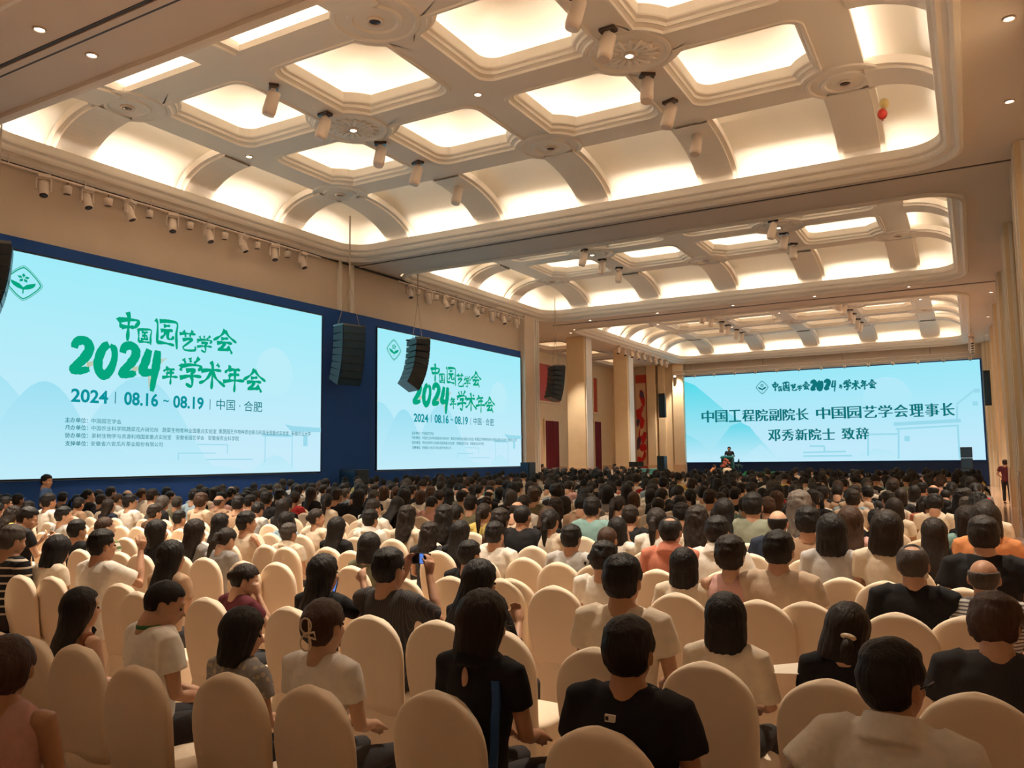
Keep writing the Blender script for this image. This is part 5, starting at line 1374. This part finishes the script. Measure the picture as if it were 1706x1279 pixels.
put(445, 817, 'person in a black T-shirt facing the nearer screen', 7, hair='short', shirt='black', hyaw=.3)
put(366, 823, 'person with a shaven grey head and tan jacket', 7, hair='bald', hc='salt', shirt='tan')
put(255, 813, 'person in a beige overshirt with short hair', 7, hair='short', hc='dark', shirt='beige', loose=.03)
put(218, 823, 'person with thick dark hair reading a phone', 6, hair='messy', shirt='white', hyaw=-.5)
put(10, 826, 'person at the wall side end in a beige shirt', 5, hair='short', shirt='beige', hyaw=-.4)

# ---- measured chair backs (top middle in pixels); the rest follow the people
CH_PX = [(1495.7,1020),(1298.7,957.5),(1402,961.4),(1347,930),(1425.5,932),(1376.7,910.7),(1456.7,912.7),(1263,998.5),(1347,1002),(1609,948),(1609,979),(1617,1026),(1382.6,1131),(1620.6,1152.6),(874.9,928),(888.5,908.8),(921.7,975),(847,963),(1126.5,986.8),(1095,947.8),(1204.6,949.7),(1255,922),(1177,920),(1177,1101.9),(1001.7,1211),(587,942),(669,961),(612.6,1023.8),(482,1010),(460,936),(544,910.7),(443,906.8),(833,963),(833,1047),(521,1142),(729,1150.6),(727.7,916.5),(33,957.5),(86,959.5),(199,971),(343,994.6),(406,934),(296.5,924),(339.5,928),(230,985),(125,1073),(224,1108),(376,1119.5),(197,918.5),(994,1078),(724,1032),(1130,927),(1510,940)]
def drop(o):
    for c in list(o.children): drop(c)
    bpy.data.objects.remove(o)
keep = []
for e in placed:       # two readings of the same head: keep the first
    if e[0] > 2 and any(k[0] == e[0] and abs(k[1]-e[1]) < .27 for k in keep): drop(e[3])
    else: keep.append(e)
placed[:] = keep; people_at[:] = [(e[0], e[1], e[2]) for e in keep]
chairs = []     # (row, x, y, rz)
for px, py in CH_PX:
    p = at_z(px, py, .97); row = min(range(len(ROWS)), key=lambda k: abs(ROWS[k]-p.y)); chairs.append([row, p.x, p.y+.285, rnd.uniform(-.06, .06)])
def chair_near(x, y, dx=.30, dy=.42):
    return [c for c in chairs if abs(c[1]-x) < dx and abs(c[2]-y) < dy]
for row, X, Y, r, kw, lab in placed:
    near = chair_near(X, Y)
    if not near: chairs.append([row, X, ROWS[row]+.285 if row else Y, kw.get('rz', 0)])
    else: r.location.y = max(r.location.y, near[0][2]-.02)
# ---- the other rows on a lattice
SH = (['white']*13+['cream']*8+['beige']*3+['ltgrey']*3+['black']*8+['charcoal']*3+['navy']*2+['tan']*2+['greygreen', 'pink', 'teal', 'ltblue', 'red', 'yellow', 'olive', 'brown', 'grey', 'coral'])
HM = ['short']*6+['messy']*3+['crop', 'thin', 'bald']; HF = ['long']*3+['bob']*4+['pony']*3+['bun', 'curly']
HC = ['black']*7+['dark']*4+['brown']+['salt']
POSES_M = [dict(), dict(hpitch=DN), dict(hyaw=-.35), dict(hyaw=.45, hpitch=-.15)]; POSES_F = [dict(), dict(hpitch=DN), dict(hyaw=-.35), dict(hyaw=.45)]
stand_xy = at_x(76, 781, -15.5)
seats = []      # lattice seats (row, x, y, occupied)
for row in range(3, len(ROWS)):
    yt = ROWS[row]; pitch = .455 if row < 8 else .50
    xl = -1.86*yt-1.5
    x = -.08 + (0.0 if row < 8 else 0.15)*math.sin(row) ; xmin = max(-17.0, xl)
    if yt > 33.5: x, xmin = -15.7, -21.8
    while x > xmin:
        xx = x+rnd.uniform(-.03, .03); yy = yt+.285+rnd.uniform(-.04, .04)
        clash = any(abs(c[1]-xx) < .36 and abs(c[2]-yy) < .5 for c in chairs) if row < 9 else False
        if yt > 33.5 and (yt > 44.5 or (-19.6 < xx < -17.5 and 39.2 < yy < 41.6)): clash = True
        if abs(xx-stand_xy[0]) < .45 and abs(yy-stand_xy[1]) < .5: clash = True
        if not clash: seats.append([row, xx, yy, True])
        x -= pitch
taken = [(c[0], c[1], c[2]) for c in chairs]
N_CH, N_PE = 300, 300
used_ch, used_pe = [], []
for s in seats:
    row, x, y, _ = s
    busy = any(abs(X-x) < .40 and abs(Y-y) < .45 for (_, X, Y) in people_at) if row < 10 else False
    p_occ = 0.0 if row == 3 else 0.40 if row == 4 else 0.50 if row == 5 else 0.60 if row < 10 else 0.80
    s[3] = (not busy) and rnd.random() < p_occ
seats.sort(key=lambda s: s[1]**2+s[2]**2)
proto = chair_proto(); first = [True]
def place_chair(row, x, y, rz):
    o = proto if first[0] else copy_tree(proto); first[0] = False
    o.location = (x, y, 0); o.rotation_euler = (0, 0, rz); used_ch.append([row, x, o]); return o
for c in chairs: place_chair(*c)
far_seats = []
n_people = len(placed)
for s in seats:
    row, x, y, occ = s
    if len(used_ch) < N_CH and row < 24: place_chair(row, x, y, rnd.uniform(-.05, .05)); ch = True
    else: ch = False
    pe = False
    if occ and n_people < N_PE:
        fem = rnd.random() < .48; kw = dict(rnd.choice(POSES_F if fem else POSES_M)); kw.update(female=fem, hair=rnd.choice(HF if fem else HM), hc=rnd.choice(HC), shirt=rnd.choice(SH), skin=rnd.randrange(3), trousers=row < 9)
        if kw['hair'] in ('bald', 'crop', 'thin') and rnd.random() < .5: kw['hair'] = 'short'
        # screens are to the left of the far rows
        r, P = person((x, y+rnd.uniform(-.02, .05), 0), rnd.uniform(-.12, .12), rnd.uniform(.94, 1.05), **kw)
        placed.append([row, x, y, r, kw, None]); n_people += 1; pe = True
    far_seats.append((row, x, y, (occ and not pe), not ch))
# ---- labels: by look, then row and place counted from the aisle
HDESC = dict(short='short', crop='cropped', bald='balding', thin='thinning', messy='tousled', curly='wavy', bob='bobbed', long='long', pony='ponytailed', bun='knotted', updo='clipped up')
SDESC = dict(ltgrey='silver', greygreen='sage', ltblue='sky')
byrow = {}
for e in placed: byrow.setdefault(e[0], []).append(e)
for row, L in byrow.items():
    L.sort(key=lambda e: -e[1])
    for k, e in enumerate(L):
        kw = e[4]; lab = e[5] or 'person, %s %s hair, %s top, %s row from the back, %s from the aisle' % (HDESC[kw['hair']], {'salt': 'greying'}.get(kw.get('hc', 'black'), kw.get('hc', 'black')), SDESC.get(kw['shirt'], kw['shirt']), ordw(row), ordw(k))
        tag(e[3], lab, 'person', 'seated audience')
byrow = {}
for e in used_ch: byrow.setdefault(e[0], []).append(e)
for row, L in byrow.items():
    L.sort(key=lambda e: -e[1])
    for k, e in enumerate(L):
        x, y = e[1], e[2].location.y
        full = any(abs(q[1]-x) < .25 and abs(q[2]-y) < .35 for q in placed)
        tag(e[2], '%s cream covered chair, %s row from the back, %s chair from the aisle' % ('occupied' if full else 'empty', ordw(row), ordw(k)), 'chair', 'covered banquet chairs')

# ---- everything farther off: one mass of people and one of chairs
def simple_person(fem, hair, down, yaw):
    parts = []      # (verts, faces, kind)
    g = .93 if fem else 1.0
    t = MB().loft([((0, -.01, .50), .15*g, .11), ((0, -.02, .72), .14*g, .11), ((0, -.035, .92), .20*g, .115), ((0, -.04, 1.01), .195*g, .10), ((0, -.035, 1.06), .11, .075), ((0, -.03, 1.085), .05, .05)], n=10)
    for s in (-1, 1): t.tube([(s*.17*g, -.03, .97), (s*.225*g, 0, .72), (s*.19, .12, .68)], [.062, .05, .045], 6)
    parts.append((t.v, t.f, 0))
    k = MB(); k.tube([(0, -.03, 1.0), (0, .0, 1.13)], [.062, .052], 7)
    hm = Matrix.Translation((0, .01+(.03 if down else 0), 1.235-(.02 if down else 0))) @ Matrix.Rotation(yaw, 4, 'Z') @ Matrix.Rotation(-.4 if down else 0, 4, 'X')
    q = MB().ell((0, .0, 0), (.080, .095, .114), 10, 8).xf(hm); k.add(q.v, q.f); parts.append((k.v, k.f, 1))
    h = MB().ell((0, -.018, .035), (.098, .110, .110), 12, 8)
    if hair == 1: h.loft([((0, -.03, .02), .092, .09), ((0, -.06, -.10), .098, .07), ((0, -.12, -.22), .09, .045), ((0, -.13, -.34), .05, .02)], n=10)
    if hair == 2: h.loft([((0, -.02, .04), .094, .10), ((0, -.03, -.08), .10, .085), ((0, -.035, -.14), .085, .07)], n=10)
    if hair == 3: h.tube([(0, -.11, .03), (0, -.15, -.05), (0, -.14, -.2)], [.025, .035, .012], 7)
    h.xf(hm); parts.append((h.v, h.f, 2))
    return parts
simp = [simple_person(f, h, d, y) for f in (0, 1) for h in ((0, 0, 3) if f == 0 else (1, 2, 3)) for d in (0, 1) for y in (-.4, .0, .5)]
simp_m = [simple_person(0, 0, d, y) for d in (0, 1) for y in (-.4, .0, .5)]; simp_f = [simple_person(1, h, d, y) for h in (1, 2, 3) for d in (0, 1) for y in (-.4, .0, .5)]
def mass_material(name, rough):
    m = bpy.data.materials.new(name); m.use_nodes = True; b = m.node_tree.nodes['Principled BSDF']; b.inputs['Roughness'].default_value = rough
    a = m.node_tree.nodes.new('ShaderNodeVertexColor'); a.layer_name = 'tint'; m.node_tree.links.new(a.outputs[0], b.inputs['Base Color']); return m
V, Fv, Fn, CC = [], [], [], []
base = 0
for row, x, y, occ, nochair in far_seats:
    if not occ: continue
    T = rnd.choice(simp_f if rnd.random() < .48 else simp_m); s = rnd.uniform(.93, 1.06); a = rnd.uniform(-.15, .15); ca, sa = math.cos(a)*s, math.sin(a)*s
    cols = (FC[rnd.choice(SH)], SKIN[rnd.randrange(3)], HAIRC[rnd.choice(HC)])
    for vs, fs, kd in T:
        A = np.array([tuple(v) for v in vs]); B = np.stack([A[:, 0]*ca-A[:, 1]*sa+x, A[:, 0]*sa+A[:, 1]*ca+y, A[:, 2]*s], 1)
        V.append(B); Fv += [tuple(i+base for i in f) for f in fs]; CC += [cols[kd]]*len(vs); base += len(vs)
me = bpy.data.meshes.new('m'); me.from_pydata(np.concatenate(V).tolist(), [], Fv); me.update()
ca_ = me.color_attributes.new('tint', 'FLOAT_COLOR', 'POINT'); ca_.data.foreach_set('color', np.array(CC, dtype=np.float32).ravel()); me.shade_smooth(); me.materials.append(mass_material('far_audience', .8))
mass = link('distant_audience', me); tag(mass, 'hundreds of seated people filling the farther rows up to the stage', 'crowd', None, 'stuff')
b = MB(); b.loft([((0, -.22-(z-.46)*.13, z), w, t) for z, w, t in ((.40, .20, .034), (.62, .219, .036), (.80, .216, .034), (.90, .18, .028), (.95, .11, .018), (.97, .02, .006))], n=12, e=.65)
b.loft([((0, 0, z), w, w) for z, w in ((0, .26), (.3, .24), (.46, .224), (.48, .1))], n=12, e=.55)
A = np.array([tuple(v) for v in b.v]); V, Fv = [], []; base = 0
for row, x, y, occ, nochair in far_seats:
    if not nochair: continue
    V.append(A+np.array([x, y, 0])); Fv += [tuple(i+base for i in f) for f in b.f]; base += len(A)
me = bpy.data.meshes.new('m'); me.from_pydata(np.concatenate(V).tolist(), [], Fv); me.update(); me.shade_smooth(); me.materials.append(M['cloth'])
mass = link('distant_chairs', me); tag(mass, 'hundreds of cream covered chairs in the farther rows', 'chairs', None, 'stuff')

# ================================================================== PEOPLE WHO STAND OR WORK
def stand_at(x, y, z, rz, sc, lab, **kw):
    r, P = person((x, y, z), rz, sc, stand=True, **kw); tag(r, lab, 'person'); return r, P
stand_at(lx-0.02, 50.55, ZT, math.pi, 1.02, 'person speaking behind the lectern on the stage', hair='short', shirt='charcoal', arms='waist')
p = at_x(1686, 836, 1.06); stand_at(1.00, 36.3, 0, -.3, .97, 'person in a dark red top standing in the aisle by the pilasters', hair='short', hc='dark', shirt='maroon', arms='waist')
q = at_x(76, 781, -15.5); stand_at(q.x, q.y, 0, -.6, .985, 'person in a dark teal shirt standing before the nearer screen', hair='short', shirt='blue', arms='waist', hyaw=-.6)
q = at_y(1211, 776, 46.6); stand_at(q.x, 46.6, 0, .1, .86, 'person in a pale shirt standing bent before the lectern', hair='short', hc='dark', shirt='cream', arms='phone', loose=.06, lean=.3)
q = at_y(1182, 769, 46.9); stand_at(q.x, 46.9, 0, -1.1, .88, 'person in an orange and cream top stooping beside the stage', hair='short', shirt='orange', arms='phone', lean=.5, hpitch=-.2)
q = at_y(1018, 766, 43.2); stand_at(q.x, 43.2, 0, -1.2, .93, 'person in white working beside the cyan covered desk', hair='short', shirt='white', arms='phone', lean=.35, hpitch=-.2)
q = at_y(903, 770, 41.5); stand_at(q.x, 41.5, 0, -.8, .93, 'person in dark clothes by the wine red curtain', hair='short', shirt='maroon', arms='waist')
# ================================================================== THINGS THEY CARRY
def hand_point(rec, k, off=(0, 0, 0)):
    r, P, s = rec
    return Matrix.Translation(r.location) @ Matrix.Rotation(r.rotation_euler.z, 4, 'Z') @ Matrix.Scale(s, 4) @ Matrix.Translation(Vector(tuple(P.W[k]+V3(*off))))
def phone(loc, rot, label, lit=True, w=.072, h=.150):
    r = empty('smartphone', loc); r.rotation_euler = rot
    bev(MB().box(-w/2, w/2, -.004, .004, -h/2, h/2).build('case', M['phone'], r), .003)
    if lit: MB().box(-w/2+.004, w/2-.004, -.0052, -.004, -h/2+.006, h/2-.006).build('display', M['phone_scr'], r)
    return tag(r, label, 'phone')
bpy.context.view_layer.update()
a, b = hand_point(B6, 0, (0, .02, .07)), hand_point(B6, 1, (0, .02, .07)); mid = (a.translation+b.translation)/2
ph = phone(mid+Vector((0, .03, .02)), (0, math.radians(90), 0), 'black phone held sideways in both raised hands', False)
MB().box(-.032, .032, -.0058, -.004, -.012, .018).build('display', M['phone_scr'], ph)
phone(at_y(555, 978, B8[0].location.y+.22), (-.2, .12, -.2), 'phone with a glowing blue display held up beside long black hair')
phone(at_y(814, 1001, B7[0].location.y+.30), (-.2, -.5, -.9), 'small phone in front of the person in black with long hair')
phone(at_y(170, 913, B11[0].location.y+.20), (-.1, .1, -.4), 'pale blue phone held up by the person in a white shirt')
def on_head(rec, name, m, mb, label=None):
    r, P, s = rec
    o = mb.build(name, m, r, True); o.matrix_local = head_matrix(P)
    if label: o['label'] = label
    return o
# bow clip: outlined wings
c = MB()
for s_, k in ((-1, 1), (1, 1)):
    for dz in (-.028, .028):
        pts = [(.022+.022*math.cos(t)-.004, -.150-.0*t, dz+.024*math.sin(t)) for t in [2*math.pi*i/14 for i in range(15)]]
        if s_ == 1: c.tube(pts, .0035, 5)
c.tube([(.01, -.152, 0), (.05, -.146, .010), (.056, -.144, -.012), (.012, -.152, -.004)], .004, 5)
c.tube([(.03, -.150, .045), (.034, -.150, -.05)], .0028, 5)
c.v = [(v[0]*1.35-.002, v[1]+.004, v[2]*1.35) for v in c.v]
on_head(A4, 'hair_clip', M['cream'], c, 'cream openwork bow clip')
on_head(B2, 'scrunchie', M['cream'], MB().ell((.03, -.118, -.035), (.034, .022, .016), 12, 8), 'pale scrunchie')
on_head(B2, 'ponytail', M['hair'], MB().tube([(.03, -.115, -.04), (.035, -.125, -.09), (.03, -.12, -.14)], [.02, .028, .012], 10)).color = HAIRC['dark']
f = MB()
for k in range(5): f.ell((.016*math.cos(k*1.257)-.03, -.13, .04+.016*math.sin(k*1.257)), (.011, .006, .011), 8, 6)
on_head(B9, 'flower_clip', M['cream'], f, 'cream flower clip')
for rec in (A7, A5):
    g = MB()
    for s_ in (-1, 1):
        g.tube([(s_*.068, .092, .012), (s_*.083, .04, .012), (s_*.088, -.01, .010)], .0022, 5)
        g.tube([(s_*.034+.024*math.cos(t), .102, .004+.018*math.sin(t)) for t in [2*math.pi*i/14 for i in range(15)]], .0018, 5)
    on_head(rec, 'spectacles', M['glass_fr'], g)
# badge on the black T-shirt, keyhole and strap on the black top, collar band on the cream T-shirt
def back_patch(rec, name, z, x, w, h, m, label=None, dy=.012):
    """small thin piece lying on the back of a shirt"""
    r, P, s = rec
    sh = [c for c in r.children if c.name.startswith('shirt')][0].data
    best = min((v.co for v in sh.vertices if abs(v.co.z-z) < .02 and abs(v.co.x-x) < .02), key=lambda c_: c_.y)
    return best
def patch(rec, name, x, z, w, h, m, shape='box', label=None):
    c = back_patch(rec, name, z, x, w, h, m)
    r = rec[0]; mb = MB(); n = 18
    if shape == 'box': mb.box(x-w/2, x+w/2, c.y-.006, c.y+.006, z-h/2, z+h/2)
    else: mb.ell((x, c.y, z), (w/2, .008, h/2), 14, 8)
    o = mb.build(name, m, r)
    if label: o['label'] = label
    return o
zn = A6[1].neck[2]
patch(A6, 'badge', -.03, zn-.085, .042, .026, M['paper'], 'box', 'small white badge')
patch(A6, 'badge_mark', -.042, zn-.085, .012, .014, M['lens'])
bpy.data.objects['badge_mark'].location.y = -.003
q = patch(A5, 'keyhole', -.01, A5[1].neck[2]-.085, .036, .10, M['skin'], 'ell', 'bare skin in the keyhole opening'); q.color = SKIN[0]
def surf_line(rec, pts, off=.004):
    sh = [c for c in rec[0].children if c.name.startswith('shirt')][0].data; out = []
    for x, z in pts:
        c = min((v.co for v in sh.vertices if abs(v.co.x-x) < .025 and abs(v.co.z-z) < .025), key=lambda c_: c_.y, default=None)
        if c is not None: out.append((x, c.y-off, z))
    return out
L = surf_line(A5, [(.13, 1.0), (.135, .96), (.135, .90), (.13, .84), (.125, .78), (.12, .7), (.12, .64)])
if len(L) > 1:
    mb = MB(); v = []
    for x, y, z in L: v += [(x-.018, y, z), (x+.018, y, z), (x+.018, y+.012, z), (x-.018, y+.012, z)]
    mb.add(v, [(i*4+j, i*4+(j+1) % 4, i*4+4+(j+1) % 4, i*4+4+j) for i in range(len(L)-1) for j in range(4)]); mb.build('shoulder_strap', M['strap'], A5[0])['label'] = 'blue shoulder strap'
nn = A2[1].neck; MB().lathe([(.066, -.012), (.074, -.006), (.073, .010), (.064, .014)], (nn[0], nn[1]+.004, nn[2]+.004), 20).build('collar_band', M['green'], A2[0], True)['label'] = 'green collar band'
# papers and bag on empty seats
bg = empty('handbag', at_z(76, 1180, .50)); bev(MB().box(-.14, .14, -.08, .08, 0, .10).build('pouch', M['paper'], bg), .03, 3); MB().tube([(-.1, 0, .08), (-.06, 0, .17), (.06, 0, .17), (.1, 0, .08)], .01, 6).build('handle', M['lens'], bg)
tag(bg, 'small pale handbag lying on a chair seat near the corner', 'bag')
pp = empty('paper_sheet', at_y(1312, 1122, 4.05)); link('sheet', mesh([(-.12, -.05, 0), (.12, -.09, .03), (.12, .09, .05), (-.12, .1, 0), (-.12, -.05, .002), (.12, -.09, .032), (.12, .09, .052), (-.12, .1, .002)], [(3, 2, 1, 0), (4, 5, 6, 7), (0, 1, 5, 4), (1, 2, 6, 5), (2, 3, 7, 6), (3, 0, 4, 7)]), M['paper'], pp); tag(pp, 'folded white sheet of paper held beside the sheer blouse', 'paper')
